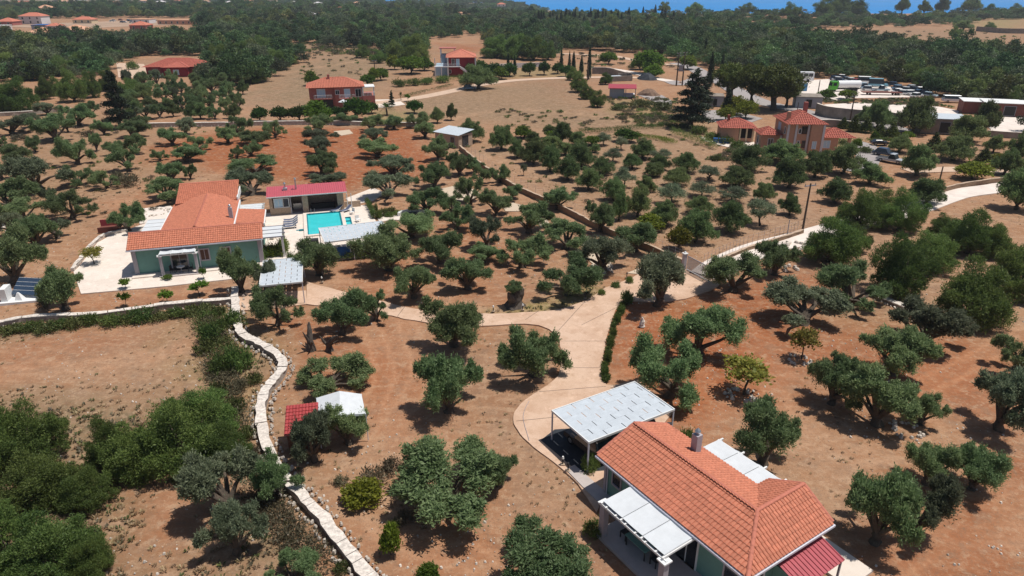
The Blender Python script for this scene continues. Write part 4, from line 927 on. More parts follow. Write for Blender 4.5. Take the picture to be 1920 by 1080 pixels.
V6 = [(13.95, 6.3, 3.0), (13.95, 12.3, 3.0), (10.68, 12.3, 3.36), (10.68, 6.3, 3.36)]
b = MB()
for f in (V1, V2, V3, V4, V5, V6): b.slab(f, .13)
vroof = b.build('roof', M['tile2'], vil); joined_tiles([V1, V3, V4, V5, V6], vroof, M['tile2'], .24, .34)
ridge_run(vroof, (-.15, 2.4, 4.4), (14.1, 2.4, 4.4)); ridge_run(vroof, (6.75, 2.55, 4.53), (6.75, 16.2, 4.53)); ridge_run(vroof, (2.75, 21.45, 4.9), (10.35, 21.45, 4.9))
b = MB(); b.box(-.2, 14.15, -.14, -.01, 3.07, 3.19); b.build('gutter', M['gutter'], vil)
b = MB(); b.box(10.66, 10.80, 4.2, 15.9, 3.2, 3.62); b.build('parapet', M['white'], vil)
b = MB(); b.box(2.30, 2.44, 4.9, 15.8, 3.1, 3.3); b.build('gutter', M['white'], vil)
b = MB(); b.box(10.36, 10.5, 15.9, 21.5, 3.2, 4.0); b.build('bargeboard', M['white'], vil); b = MB(); b.box(13.96, 14.1, 6.3, 12.3, 2.88, 3.05); b.build('gutter', M['white'], vil)
chimney(vil, 10.2, 8.1, 3.4, 4.85, .45)
window(vil, 7.6, .55, 1.75, .85, 1.2, R(-90), 'mauve', 'brown', 1, fw=.14); window(vil, 9.9, .55, 1.75, .85, 1.2, R(-90), 'mauve', 'brown', 1, fw=.14)
window(vil, 4.9, .55, 1.15, 1.6, 2.2, R(-90), 'mauve', 'glass', 1, 'door', fw=.14); window(vil, .25, 2.4, 1.7, 1., 1.2, R(180), 'mauve', 'brown', 1)
window(vil, 13.75, 2.4, 1.15, 1.2, 2.2, 0, 'white', 'glass', 1, 'door'); window(vil, 13.7, 9., 1.5, 1.2, 1.2, 0, 'white'); window(vil, 10.1, 18.5, 1.7, 1., 1.2, 0, 'white'); window(vil, 2.7, 10.5, 1.6, 1.2, 1.3, R(180), 'white')
b = MB(); b.bar((7.0, .48, 0), (7.0, .48, 3.07), .05); b.build('downpipe', M['gutter'], vil)
MB().box(-.1, 13.9, -.55, .56, -.15, .16).build('plinth', M['terr'], vil)
MB().box(2.8, 7.2, -1.1, -.553, -.15, .13).build('plinth', M['slab'], vil)
pg = MB()
for x in (3.2, 4.4, 5.6, 6.85): pg.box(x - .05, x + .05, -1.0, .55, 2.6, 2.72)
pg.box(2.9, 7.15, -.82, -.68, 2.46, 2.598); pg.build('pergola_frame', M['white'], vil)
canvas(vil, 3.2, 6.85, -.95, .5, 2.72, 2.9, 3, .2); pillar(vil, 3.2, -.75, 2.44, .3); pillar(vil, 6.8, -.75, 2.44, .3)
def pergola(x0, x1, y0, y1, z, n, axis, dark=False):
    f = MB()
    for i in range(n + 1):
        if axis == 'x': y = y0 + (y1 - y0) * i / n; f.box(x0, x1 + .35, y - .06, y + .06, z - .05, z + .08)
        else: x = x0 + (x1 - x0) * i / n; f.box(x - .06, x + .06, y0 - .35, y1, z - .05, z + .08)
    f.build('pergola_frame', M['grey' if dark else 'white'], vil)
    for i in range(n):
        q = MB()
        if axis == 'x': ya = y0 + (y1 - y0) * (i + .08) / n; yb = y0 + (y1 - y0) * (i + .92) / n; q.box(x0, x1, ya, yb, z + .02, z + .05)
        q.build('canvas_panel', M['canvas'], vil)
    for x, y in ((x1 if axis == 'x' and x1 > 5 else x0, y0 + .1), (x1 if x1 > 5 else x0, y1 - .1)): MB().box(x - .13, x + .13, y - .13, y + .13, 0, z - .055).build('pillar', M['white'], vil)
pergola(-.2, 2.68, 8.5, 13., 2.6, 3, 'x'); pergola(13.76, 16.1, 1.9, 6.1, 2.6, 3, 'x', True); pergola(10.5, 13.4, 14.0, 16.6, 2.6, 3, 'x')
# under-pergola seating
def local(o, a, x, y, z=0.): return Vector((o.x + x * math.cos(a) - y * math.sin(a), o.y + x * math.sin(a) + y * math.cos(a), z))
def garden_chair(label, p, rz, m='wicker', group='garden chairs'):
    t = thing('garden_chair', label, 'chair', p, rz, group)
    MB().box(-.28, .28, -.28, .28, .36, .42).build('seat', M[m], t); MB().box(-.28, .28, .22, .28, .423, .9).build('backrest', M[m], t)
    for sx in (-1, 1):
        for sy in (-1, 1): MB().box(sx * .24 - .02, sx * .24 + .02, sy * .24 - .02, sy * .24 + .02, 0, .357).build('leg', M[m], t)
def round_table(label, p, m='white', r=.45):
    t = thing('round_table', label, 'table', p); MB().bar((0, 0, .69), (0, 0, .73), r, 16).build('table_top', M[m], t)
    MB().bar((0, 0, .03), (0, 0, .687), .04).build('stem', M['grey'], t); MB().bar((0, 0, 0), (0, 0, .028), .25, 10).build('foot', M['grey'], t)
round_table('small white round table under the villa front pergola', local(A2, VR, 5.0, -.25, .16))
garden_chair('dark wicker chair left of the round table under the villa pergola', local(A2, VR, 4.15, -.15, .16), VR + R(80)); garden_chair('dark wicker chair right of the round table under the villa pergola', local(A2, VR, 5.95, -.1, .16), VR - R(80))
garden_chair('pale garden chair beside the villa annex wall, the one nearer the pool house', local(A2, VR, 14.5, 10.6, .03), VR + R(20), 'cream'); garden_chair('pale garden chair beside the villa annex wall, the one nearer the side pergola', local(A2, VR, 14.6, 8.9, .03), VR + R(-30), 'cream')
round_table('pale round table under the villa side pergola', local(A2, VR, 15., 3.9, .03), 'cream', .5)

# ---------------------------------------------------------------- pool, pool house, loungers
PO = at(577, 404, 0); PR = R(16.3)
pool = thing('swimming_pool', 'turquoise rectangular swimming pool set in cream paving', 'pool', (PO.x, PO.y, 0), PR)
def ring(b, x0, x1, y0, y1, t, z0, z1):
    b.box(x0 - t, x1 + t, y0 - t, y0, z0, z1).box(x0 - t, x1 + t, y1, y1 + t, z0, z1).box(x0 - t, x0, y0, y1, z0, z1).box(x1, x1 + t, y0, y1, z0, z1)
MB().box(0, 4.35, -9., 0, .032, .055).build('water', M['poolwater'], pool)
MB().box(4.6, 5.6, -6.2, -3.0, .032, .055).build('shallow_water', M['poolwater'], pool)
b = MB(); ring(b, 0, 4.35, -9., 0, .16, .031, .20); b.build('pool_rim', M['pool'], pool)
b = MB(); ring(b, -.16, 4.51, -9.16, .16, .45, .031, .225); b.build('coping', M['terr'], pool)
b = MB(); b.box(4.97, 5.7, -2.98, -2.85, .06, .2).box(5.62, 5.75, -6.2, -2.85, .06, .2).box(4.97, 5.7, -4.6, -4.48, .06, .2); b.build('step_wall', M['pool'], pool)
b = MB(); b.box(-1.6, -.62, -6.6, -6.2, .03, .05).box(-1.2, -.62, -6.9, -6.62, .03, .24); b.build('shallow_step', M['pool'], pool)
b = MB()
for x in (.5, 1.0):
    pts = [Vector((x, -.3, .2)), Vector((x, -.25, .8)), Vector((x, .0, .95)), Vector((x, .3, .8)), Vector((x, .35, .03))]
    for a, c in zip(pts[:-1], pts[1:]): b.bar(a, c, .022, 6)
b.build('ladder_rail', M['steel'], pool)
ph = thing('pool_house', 'stone pool house with red sheet metal roof and open front behind the pool', 'building', (PO.x, PO.y, 0), PR)
wall_box(ph, -5.0, -2.2, 1.3, 1.5, 0, 1.0, 'stone'); wall_box(ph, -5.0, -4.55, 1.3, 1.5, 1.003, 2.6, 'stone'); wall_box(ph, -5.0, -4.8, 1.503, 4.4, 0, 2.9, 'stone'); wall_box(ph, 5.0, 5.2, 1.503, 4.4, 0, 2.9, 'stone')
wall_box(ph, -4.797, 4.997, 4.2, 4.4, 0, 2.95, 'stone'); wall_box(ph, .0 - .5, .25, 1.3, 1.75, 0, 2.6, 'stone', 'pier'); wall_box(ph, 4.3, 5.2, 1.3, 1.5, 0, 2.6, 'stone', 'pier'); wall_box(ph, -2.2, -2.05, 1.3, 1.5, 0, 2.6, 'mauve', 'pier')
wall_box(ph, -.6, -.503, 1.8, 4.19, 0, 2.7, 'mauve', 'partition'); wall_box(ph, -4.79, 4.99, 1.31, 4.19, -.1, .06, 'slab', 'floor'); wall_box(ph, -5.0, 5.2, 1.28, 1.42, 2.603, 2.78, 'mauve', 'lintel')
window(ph, -3.75, 1.3, 1.75, 1.1, 1.2, R(-90), 'white', 'ltblue', 1); window(ph, -2.75, 1.3, 1.75, .7, 1.2, R(-90), 'white', 'glass')
wall_box(ph, -1.9, -.7, 3.2, 3.8, .063, .95, 'steel', 'counter'); wall_box(ph, .6, 4.0, 2.6, 3.3, .063, .8, 'dark', 'bench')
ribbed([(-5.25, .66, 2.8), (5.75, .66, 2.8), (5.75, 4.7, 3.3), (-5.25, 4.7, 3.3)], .3).build('roof', M['redmetal'], ph)
MB().box(-5.25, 5.75, .6, .655, 2.72, 2.86).build('fascia', M['white'], ph)
for x, h in ((-2.7, .95), (-1.2, 1.5)):
    b = MB().bar((x, 3.0, 2.95), (x, 3.0, 3.1 + h), .10, 10); b.bar((x, 3.0, 3.1 + h), (x, 3.0, 3.3 + h), .2, 10, .08); c_ = b.build('flue', M['steel'], ph)
    if h < 1: MB().box(x - .3, x + .3, 2.75, 3.25, 3.0, 3.42).build('flue_base', M['mauve'], c_)
wall_box(ph, 5.3, 7.6, 2.2, 2.5, 0, .9, 'stone', 'side_wall')
b = MB(); b.bar((5.7, 1.6, 0), (5.7, 1.6, 2.3), .06).bar((6.3, 2.0, 0), (6.3, 2.0, 2.2), .06); b.build('side_post', M['white'], ph)
def lounger(label, x, y, rz):
    t = thing('sun_lounger', label, 'sun lounger', local(PO, PR, x, y, .03), PR + rz, 'sun loungers by the pool')
    P = [(-.95, .34), (-.3, .30), (.25, .36), (.55, .55), (.95, .82)]; b = MB()
    for (xa, za), (xb, zb) in zip(P[:-1], P[1:]): b.hexa([(xa, -.3, za - .05), (xb, -.3, zb - .05), (xb, .3, zb - .05), (xa, .3, za - .05)], [(xa, -.3, za), (xb, -.3, zb), (xb, .3, zb), (xa, .3, za)])
    b.build('cushion', M['lounge'], t); b = MB()
    for s in (-1, 1):
        for (xa, za), (xb, zb) in zip(P[:-1], P[1:]): b.bar((xa, s * .33, za - .03), (xb, s * .33, zb - .03), .03, 5)
    b.build('frame', M['white'], t)
    for s in (-1, 1):
        for xx, zz in ((-.8, .3), (.45, .42)): MB().bar((xx, s * .33, 0), (xx, s * .33, zz), .028, 5).build('leg', M['white'], t)
for i, (y, lb) in enumerate(((-2.2, 'farthest of the row of slate blue sun loungers left of the pool'), (-3.2, 'second slate blue sun lounger from the pool house, in the row left of the pool'), (-4.2, 'third slate blue sun lounger from the pool house, in the row left of the pool'), (-5.2, 'nearest of the row of slate blue sun loungers left of the pool'))):
    lounger(lb, -2.25, y, R(random.uniform(-4, 4)))
for x, y, lb in ((4.0, 1.1 - .35, 'padded sun lounger at the far right corner of the pool, nearer the pool house'), (5.3, .55 - .3, 'padded sun lounger at the far right corner of the pool, nearer the hedge')):
    lounger(lb, x, y, R(35))
for lb, x, y, rz in (('rounded white garden chair by the hedge right of the pool', 6.1, -1.2, R(-40)), ('white garden chair standing between pool steps and shade roof', 6.6, -5.0, R(40))):
    garden_chair(lb, local(PO, PR, x, y, .03), rz, 'white')
for lb, x in (('royal blue cloth screen under the pool shade, left one', 4.0), ('royal blue cloth screen under the pool shade, right one', 7.0)):
    t = thing('cloth_screen', lb, 'screen', local(PO, PR, x - .2, -19.6 + x * .12, .03), PR + R(4), 'blue screens')
    MB().box(-.75, .75, -.04, .04, .25, 1.65).build('cloth', M['blue'], t)
    for s in (-.8, .8): MB().bar((s, 0, 0), (s, 0, 1.8), .03).build('post', M['gutter'], t)
wv = thing('garden_wall', 'low grey plastered wall along the near side of the pool shade', 'wall', local(PO, PR, 5.3, -18.9), PR + R(4))
MB().box(-4, 4, -.1, .1, 0, .95).build('core', M['greypaint'], wv); MB().box(-4.05, 4.05, -.15, .15, .953, 1.0).build('capping_slab', M['terr'], wv)
t = thing('grill', 'dark wheeled grill standing between the pool and the shade roof', 'grill', local(PO, PR, .6, -13.6, .03), PR)
MB().box(-.5, .5, -.3, .3, .4, .85).build('body', M['wicker'], t); MB().bar((-.5, 0, .853), (.5, 0, .853), .3, 12).build('lid', M['wicker'], t)
for s in (-.4, .4): MB().box(s - .04, s + .04, -.25, .25, 0, .397).build('leg', M['grey'], t)
pav = thing('paved_bench', 'curved white garden bench and dark seats right of the pool hedge', 'bench', at(775, 404, 0), R(10))
b = MB()
for i in range(9):
    a0, a1 = math.pi * (-.15 + i * .13), math.pi * (-.15 + (i + 1) * .13)
    q = [(2.2 * math.cos(a0), 1.6 * math.sin(a0)), (2.2 * math.cos(a1), 1.6 * math.sin(a1)), (1.85 * math.cos(a1), 1.3 * math.sin(a1)), (1.85 * math.cos(a0), 1.3 * math.sin(a0))]
    b.prism(q, 0, .5)
b.build('seat_wall', M['white'], pav); MB().box(-.6, 1.1, -.5, .6, 0, .35).build('cushion', M['wicker'], pav)

# ---------------------------------------------------------------- hedges: clipped leafy runs, countless leaves in one body each
def hedge(label, pts, w, h, fol='dense', n=2600, name='hedge'):
    line = catmull([at(*p) for p in pts], 5); o = line[0].copy(); L_ = []
    for a, c in zip(line[:-1], line[1:]):
        k = max(1, int((c - a).length / (w * .8)))
        for i in range(k): q = a.lerp(c, i / k) - o; L_.append(((q.x + random.uniform(-.1, .1), q.y + random.uniform(-.1, .1), h * .5), (w * .62, w * .62, h * random.uniform(.5, .66))))
    V, T_ = sprigs(L_, n, .2, random.randrange(999), shell=.4, ragged=.12); V[:, :, 2] = np.maximum(V[:, :, 2], .01)
    t = thing(name, label, 'hedge', o); link(bpy.data.objects.new('foliage', leaf_mesh('hedge_leaves', V, T_, FOL[fol])), t)
hedge('clipped dark hedge along the near side of the pool shade', [(632, 487), (670, 484), (720, 480)], 1.0, 1.1, 'dense', 5000)
hedge('bright green leafy hedge at the villa corner under the side pergola', [(488, 482), (510, 481), (530, 474), (534, 462)], 1.1, 1.3, 'lime', 4500)
hedge('narrow clipped hedge on the right edge of the pool terrace', [(690, 386), (697, 400), (702, 412)], .6, 1.2, 'dense', 2600)
hedge('yellowish clipped hedge right of the pool terrace corner', [(704, 409), (722, 404), (742, 400)], .8, 1.0, 'weed', 2600)
hedge('low green border along the right edge of the pink driveway', [(1168, 574), (1156, 598), (1147, 630), (1139, 665), (1134, 700), (1140, 718)], .5, .4, 'dense', 6500, 'border_planting')
hedge('dark hedge beside the white yard of the peach villa', [(1262, 252), (1290, 262), (1320, 272), (1345, 281)], 1.6, 1.6, 'dense', 4200)
hedge('long clipped hedge in front of the dark red house', [(745, 160), (790, 158), (840, 153), (868, 150)], 2.6, 2., 'dense', 4200)
hedge('green row of garden crops behind the round olives', [(1092, 249), (1150, 246), (1215, 240), (1300, 240)], 3., 1., 'citrus', 6000, 'vegetable_row')
hedge('bright leafy vegetable row in front of the garden crops', [(1170, 252), (1200, 257), (1240, 262), (1262, 270)], 2.4, .7, 'lime', 4200, 'vegetable_row')
hedge('clipped edging hedge beside the peach villa drive', [(1560, 268), (1590, 268), (1650, 266), (1700, 268)], 1.2, 1., 'dense', 2600)
hedge('weedy green growth along the track below the dark red house', [(760, 182), (800, 172), (850, 160)], 2, .8, 'weed', 2500)
hedge('tangle of creepers hanging over the slope right of the curving wall', [(380, 596), (398, 628), (424, 662), (458, 694)], 2.4, .9, 'weed', 5200, 'undergrowth')
hedge('weedy fringe below the whitewashed wall at left', [(0, 622), (70, 618), (150, 608), (240, 602), (330, 592), (400, 582)], 1.2, .5, 'weed', 5200, 'undergrowth')
hedge('grey brown thorny growth left of the curving wall', [(405, 680), (420, 720), (432, 770), (440, 830)], 2.4, .8, 'scrub', 6000, 'undergrowth')
hedge('weedy growth beside the lower white wall', [(490, 930), (522, 975), (560, 1020), (600, 1070)], 2., .6, 'scrub', 4200, 'undergrowth')

# ---------------------------------------------------------------- shed with tent, old trunks, solar panels, gate, cairn, garden lights
sh = at(534, 815, 1.9); t = thing('garden_shed', 'small shed with red tiled roof half hidden by olives beside the white tent', 'shed', (sh.x, sh.y, 0), R(12))
wall_box(t, .1, 2.0, .1, 2.3, 0, 1.75, 'brown'); rf = MB().slab([(-.05, -.05, 1.9), (2.2, -.05, 1.9), (2.2, 2.5, 2.45), (-.05, 2.5, 2.45)], .1).build('roof', M['redmetal'], t)
joined_tiles([[(-.05, -.05, 1.9), (2.2, -.05, 1.9), (2.2, 2.5, 2.45), (-.05, 2.5, 2.45)]], rf, mat('bright red tile', (.33, .05, .05), .6, var=.2, scale=5), .22, .34)
MB().box(.3, 2.2, 2.55, 2.95, 2.2, 2.25).build('rear_ledge', M['terr'], t)
t = thing('tent', 'white ridge tent roof on poles behind the red roofed shed', 'tent', (sh.x, sh.y, 0), R(12))
b = MB(); top = [(2.2, .6, 2.2), (2.0, 3.3, 2.5), (3.75, .35, 2.75), (3.7, 3.0, 3.05), (5.45, .9, 2.25), (5.2, 3.4, 2.35)]
for q in ((0, 2, 3, 1), (2, 4, 5, 3)): b.face(*[top[i] for i in q]); b.face(*[(top[i][0], top[i][1], top[i][2] - .02) for i in reversed(q)])
for i, j in ((0, 2), (2, 4), (5, 3), (3, 1), (4, 5), (1, 0)): b.face(top[i], top[j], (top[j][0], top[j][1], top[j][2] - .18), (top[i][0], top[i][1], top[i][2] - .18))
b.build('tent_cloth', M['canvas'], t)
for i in (0, 1, 4, 5): MB().bar((top[i][0], top[i][1], 0), (top[i][0], top[i][1], top[i][2] - .01), .035).build('pole', M['gutter'], t)
def snag(label, bx, by, hts, r0, name='tree_stump'):
    t = thing(name, label, 'stump', at(bx, by), random.random() * 6); b = MB()
    for (dx, dy, h, lx, ly, r) in hts: limb(b, [Vector((dx, dy, -.1)), Vector((dx * .8, dy * .8, h * .35)), Vector((dx + lx * .5, dy + ly * .5, h * .7)), Vector((dx + lx, dy + ly, h))], [r * 1.5, r * .95, r * .75, r * .22], 8)
    b.build('trunk', mat('charred old bark', (.085, .068, .056), .95, var=.5, scale=4, bump=.6), t)
    return t
tr = snag('thick split olive stump with a small tuft of leaves beside the driveway', 966, 572, [(0, 0, 2.1, -.5, .1, .75), (.4, .1, 1.7, .6, .2, .55), (-.35, .2, 1.9, -.3, .3, .45)], .7, 'olive_stump')
cm, _, w0, h0 = PROTO['olive'][0]; c_ = bpy.data.objects.new('crown', cm); link(c_, tr); c_.scale = (.5, .5, .42); c_.location = (.1, .2, 1.2)
snag('blackened old trunk standing up with a broken fork among red soil', 584, 655, [(0, 0, 2.5, .45, .1, .30), (.2, .1, 1.5, 1.3, .4, .17), (-.1, .1, 2.1, -.6, .2, .15), (.1, -.1, 1.2, -.9, -.3, .12), (.3, .1, 2.0, .9, .5, .1)], .4)
snag('blackened trunk bent over beside the taller charred one', 618, 656, [(0, 0, 1.8, -1.2, .2, .26), (.2, .1, 1.4, .5, .2, .14), (0, .1, 1.0, -.8, -.4, .11)], .4)
snag('grey dead brush heap with twisted branches by the left grove', 222, 335, [(0, 0, .9, .7, .1, .12), (.4, .3, .8, -.6, .4, .1), (-.3, -.2, .7, .5, -.6, .1)], .2, 'brush_heap')
so = at(45, 562, 0); base = thing('solar_array', 'tilted blue grey solar panels in four strips on a white concrete pad', 'solar panel', so, R(14))
MB().box(-2.0, 2.3, -.9, 1.9, -.1, .16).build('pad', M['white'], base); MB().box(-1.85, -1.25, -.5, 1.0, .163, 1.5).build('cabinet', M['white'], base); MB().hexa([(-.7, -.4, .163), (.1, -.6, .163), (.2, .1, .163), (-.5, .2, .163)], [(-.4, -.2, .9), (-.2, -.3, .9), (-.2, -.1, .9), (-.35, -.05, .9)]).build('hood', M['white'], base)
sp_ = bpy.data.objects.new('panel_rack', None); link(sp_, base); sp_.location = (.3, .9, .17); sp_.rotation_euler = (0, 0, R(-20))
for i in range(4):
    y0 = -.95 + i * .50; P = lambda y, dz: (y * .80, .35 + (y + .95) * .60 + dz)
    ya, za = P(y0, 0); yb, zb = P(y0 + .46, 0)
    b = MB(); b.hexa([(-1.45, ya, za - .04), (1.45, ya, za - .04), (1.45, yb, zb - .04), (-1.45, yb, zb - .04)], [(-1.45, ya, za), (1.45, ya, za), (1.45, yb, zb), (-1.45, yb, zb)]); pn = b.build('panel', M['solar'], sp_)
    yc, zc = P(y0 + .47, .015); yd, zd = P(y0 + .49, .015); b = MB(); b.hexa([(-1.45, yc, zc - .05), (1.45, yc, zc - .05), (1.45, yd, zd - .05), (-1.45, yd, zd - .05)], [(-1.45, yc, zc), (1.45, yc, zc), (1.45, yd, zd), (-1.45, yd, zd)]); b.build('rail', M['white'], pn)
for x in (-1.3, 1.3): MB().bar((x, .6, 0), (x, .6, 1.35), .04).build('strut', M['grey'], sp_); MB().bar((x, -.7, 0), (x, -.7, .33), .04).build('strut', M['grey'], sp_)
t = thing('trough', 'low red metal trough beside the old olive left of the villa', 'trough', at(208, 432), R(15))
MB().box(-1.3, 1.3, -.8, .8, .35, .45).build('bed', M['rust'], t); MB().box(-1.3, 1.3, .803, .9, .35, 1.3).build('tailboard', M['redmetal2'], t); MB().box(-1.3, 1.3, -.9, -.803, .0, .75).build('side_board', M['rust'], t)
g0, g1 = at(1287, 507), at(1333, 532); gd = g1 - g0; gt = thing('iron_gate', 'grey slatted sliding gate standing open at the end of the boundary wall', 'gate', g0, math.atan2(gd.y, gd.x)); gl = gd.length
MB().box(0, gl, -.04, .04, .08, .2).build('bottom_rail', M['white'], gt); MB().box(.06, gl, -.03, .03, 1.72, 1.8).build('top_rail', M['grey'], gt)
k = int(gl / .16)
for i in range(k): MB().box(.05 + i * .16, .12 + i * .16, -.02, .02, .203, 1.717).build('slat', M['grey'], gt)
pp = thing('gate_pillar', 'square grey gate pillar with white cap where the boundary wall ends', 'pillar', g0 + Vector((-.25, .35, 0)), math.atan2(gd.y, gd.x))
MB().box(-.2, .2, -.2, .2, 0, 1.9).build('shaft', M['mauve'], pp); MB().box(-.26, .26, -.26, .26, 1.903, 2.0).build('cap', M['white'], pp); MB().hexa([(-.13, -.13, 2.003), (.13, -.13, 2.003), (.13, .13, 2.003), (-.13, .13, 2.003)], [(-.05, -.05, 2.2), (.05, -.05, 2.2), (.05, .05, 2.2), (-.05, .05, 2.2)]).build('lamp', M['white'], pp)
def rock(b, c, s):
    r = random; ring_ = lambda z, q: [(c[0] + q * math.cos(a + r.uniform(-.2, .2)) * r.uniform(.8, 1.1), c[1] + q * math.sin(a) * r.uniform(.8, 1.1), c[2] + z) for a in (i * math.pi / 3 for i in range(6))]
    b.hexa(ring_(0, s), ring_(s * .9, s * .6)); return b
t = thing('stone_cairn', 'small upright cairn of pale stones on the red soil right of the driveway', 'cairn', at(1203, 612))
for i, (z, s) in enumerate(((0, .34), (.28, .28), (.52, .24), (.74, .16), (.9, .1))): rock(MB(), (random.uniform(-.06, .06), random.uniform(-.05, .05), z), s).build('stone', M['wstone'], t)
def rocks(label, bx, by, n, spread, s=.16):
    t = thing('stone_ring', label, 'stones', at(bx, by), 0, 'stone rings round young trees')
    for i in range(n):
        a = random.random() * 6.28; d = spread * random.uniform(.55, 1.); rock(MB(), (d * math.cos(a), d * math.sin(a), -.03), random.uniform(.6, 1.3) * s).build('stone', M['litter'], t)
rocks('ring of loose pale stones round the nearer yellowing fruit tree', 1390, 741, 34, 1.3); rocks('ring of loose pale stones round the farther yellowing fruit tree', 1497, 674, 22, 1.1)
rocks('scatter of pale stones under the big olive mass at right', 1700, 806, 26, 1.3); rocks('heap of white rubble beside the road under the leafy crowns', 1492, 462, 30, 1.5, .3); rocks('white stones near the gate beside the pink drive', 1130, 504, 24, 1.4, .2)
rocks('stones heaped at the foot of the olive right of the gate', 1478, 505, 10, 1.2, .25); rocks('rubble scattered among the trees at the left edge', 28, 425, 30, 2.2, .25); rocks('pale stones left of the tiled villa', 290, 398, 34, 2.2, .2)
for i, (bx, by) in enumerate(((803, 598), (980, 582), (1097, 560), (604, 530), (1175, 522), (1055, 872), (1065, 884), (925, 585))):
    t = thing('garden_light', '', 'garden light', at(bx, by), 0, 'garden lights along the driveway'); PLANTS.append((t, 'light', at(bx, by), bx, by, False))
    MB().box(-.14, .14, -.14, .14, 0, .12).build('foot', M['stone'], t); MB().bar((0, 0, .12), (0, 0, .55), .05, 8).build('stem', M['wicker'], t); MB().bar((0, 0, .553), (0, 0, .72), .1, 8, .06).build('head', M['white' if i % 2 else 'wicker'], t)
LOOK['light'] = 'small bollard light'
# thin wire fence posts along the dry grove
def fence_run(label, pts, h, step):
    line = catmull([at(*p) for p in pts], 6); o = line[0].copy(); t = thing('wire_fence', label, 'fence', o); acc = 0; last = None; tops = []
    for a, c in zip(line[:-1], line[1:]):
        k = max(1, round((c - a).length / step))
        for i in range(k):
            q = a.lerp(c, i / k) - o; MB().bar(q, q + Vector((0, 0, h)), .018, 5).build('post', M['grey'], t); tops.append(q)
    b = MB()
    for z in (.35, .75, 1.1, 1.45):
        for p, q in zip(tops[:-1], tops[1:]): b.bar(p + Vector((0, 0, z * h / 1.5)), q + Vector((0, 0, z * h / 1.5)), .006, 3)
    b.build('wire', M['grey'], t)
fence_run('thin wire fence on the dry side of the long boundary wall', [(870, 278), (915, 314), (965, 348), (1048, 387), (1138, 432), (1215, 465), (1290, 498)], 1.6, 4.)
fence_run('thin wire fence along the near side of the dry round olive grove', [(1318, 502), (1360, 482), (1400, 466), (1460, 448), (1500, 436)], 1.7, 3.)

# ---------------------------------------------------------------- utility poles
def pole(label, bx, by, top_y, r=.14, arms=0, gear=False, m='wood'):
    p = at(bx, by); v = (540 - top_y) / F; h = H + p.y * (-sp + v * cp) / (cp + v * sp)
    t = thing('utility_pole', label, 'pole', p, R(20), 'utility poles'); MB().bar((0, 0, -.3), (0, 0, h), r * 1.25, 8, r * .8).build('shaft', M[m], t)
    for i in range(arms): MB().box(-.9, .9, -.06, .06, h - .35 - i * .7, h - .23 - i * .7).build('crossarm', M['grey'], t)
    if arms:
        for x in (-.8, 0, .8): MB().bar((x, 0, h - .225), (x, 0, h + .05), .05, 6).build('insulator', M['stone'], t)
    return t, h
pole('tall dark utility pole in the dry grove by the white road', 1504, 436, 344, .13, 1)
pole('thin grey pole left of the tall pole by the white road', 1475, 446, 412, .06, 0, m='grey')
pole('utility pole leaning beside the gravel road under the bright tree', 1760, 345, 312, .12)
pole('utility pole behind the cone shaped conifers', 1592, 234, 178, .16, 1)
pole('utility pole in the vehicle yard left of the tanker truck', 1533, 178, 150, .14)
pole('thin pole beside the peach villa roof', 1492, 226, 192, .1)
pole('wooden utility pole in the field left of the dark red house', 704, 146, 112, .16, 1)
pole('wooden utility pole at the bend of the dirt track', 1102, 150, 118, .18)
pole('pole among trees beyond the dark red house', 1027, 76, 58, .2, 1)
ta, h1 = pole('left pole of the twin transformer frame at the track junction', 1268, 160, 98, .2, 2); tb, h2 = pole('right pole of the twin transformer frame at the track junction', 1279, 160, 97, .2, 2)
t = thing('transformer', 'grey transformer hung between the twin poles at the junction', 'transformer', ta.location.lerp(tb.location, .5) + Vector((0, -.25, 0)), 0)
MB().box(-.6, .6, -.35, .35, h1 * .45, h1 * .62).build('tank', M['grey'], t); MB().box(-1., 1., -.3, .3, h1 * .43, h1 * .447).build('platform', M['grey'], t)

# ---------------------------------------------------------------- other houses
def hip_roof(parent, x0, x1, y0, y1, z, rise, m, over=.5, tiles=None, name='roof'):
    x0 -= over; x1 += over; y0 -= over; y1 += over; b = MB(); w, d = x1 - x0, y1 - y0; s = min(w, d) / 2
    if w >= d: r0, r1 = (x0 + s, (y0 + y1) / 2, z + rise), (x1 - s, (y0 + y1) / 2, z + rise)
    else: r0, r1 = ((x0 + x1) / 2, y0 + s, z + rise), ((x0 + x1) / 2, y1 - s, z + rise)
    c = [(x0, y0, z), (x1, y0, z), (x1, y1, z), (x0, y1, z)]
    b.face(*reversed(c))
    if w >= d: F_ = [[c[0], c[1], r1, r0], [c[2], c[3], r0, r1], [c[1], c[2], r1], [c[3], c[0], r0]]
    else: F_ = [[c[1], c[2], r1, r0], [c[3], c[0], r0, r1], [c[0], c[1], r0], [c[2], c[3], r1]]
    for f in F_: b.face(*f)
    o = b.build(name, M[m], parent)
    if tiles: joined_tiles(F_, o, M[m], tiles, tiles * 1.25)
    rb = MB()
    for a in (c[0], c[1], c[2], c[3]): rb.bar(a, min((r0, r1), key=lambda q: (Vector(q) - Vector(a)).length), .1, 5)
    rb.bar(r0, r1, .1, 5); rb.build('ridge_tiles', M[m], o)
    return o
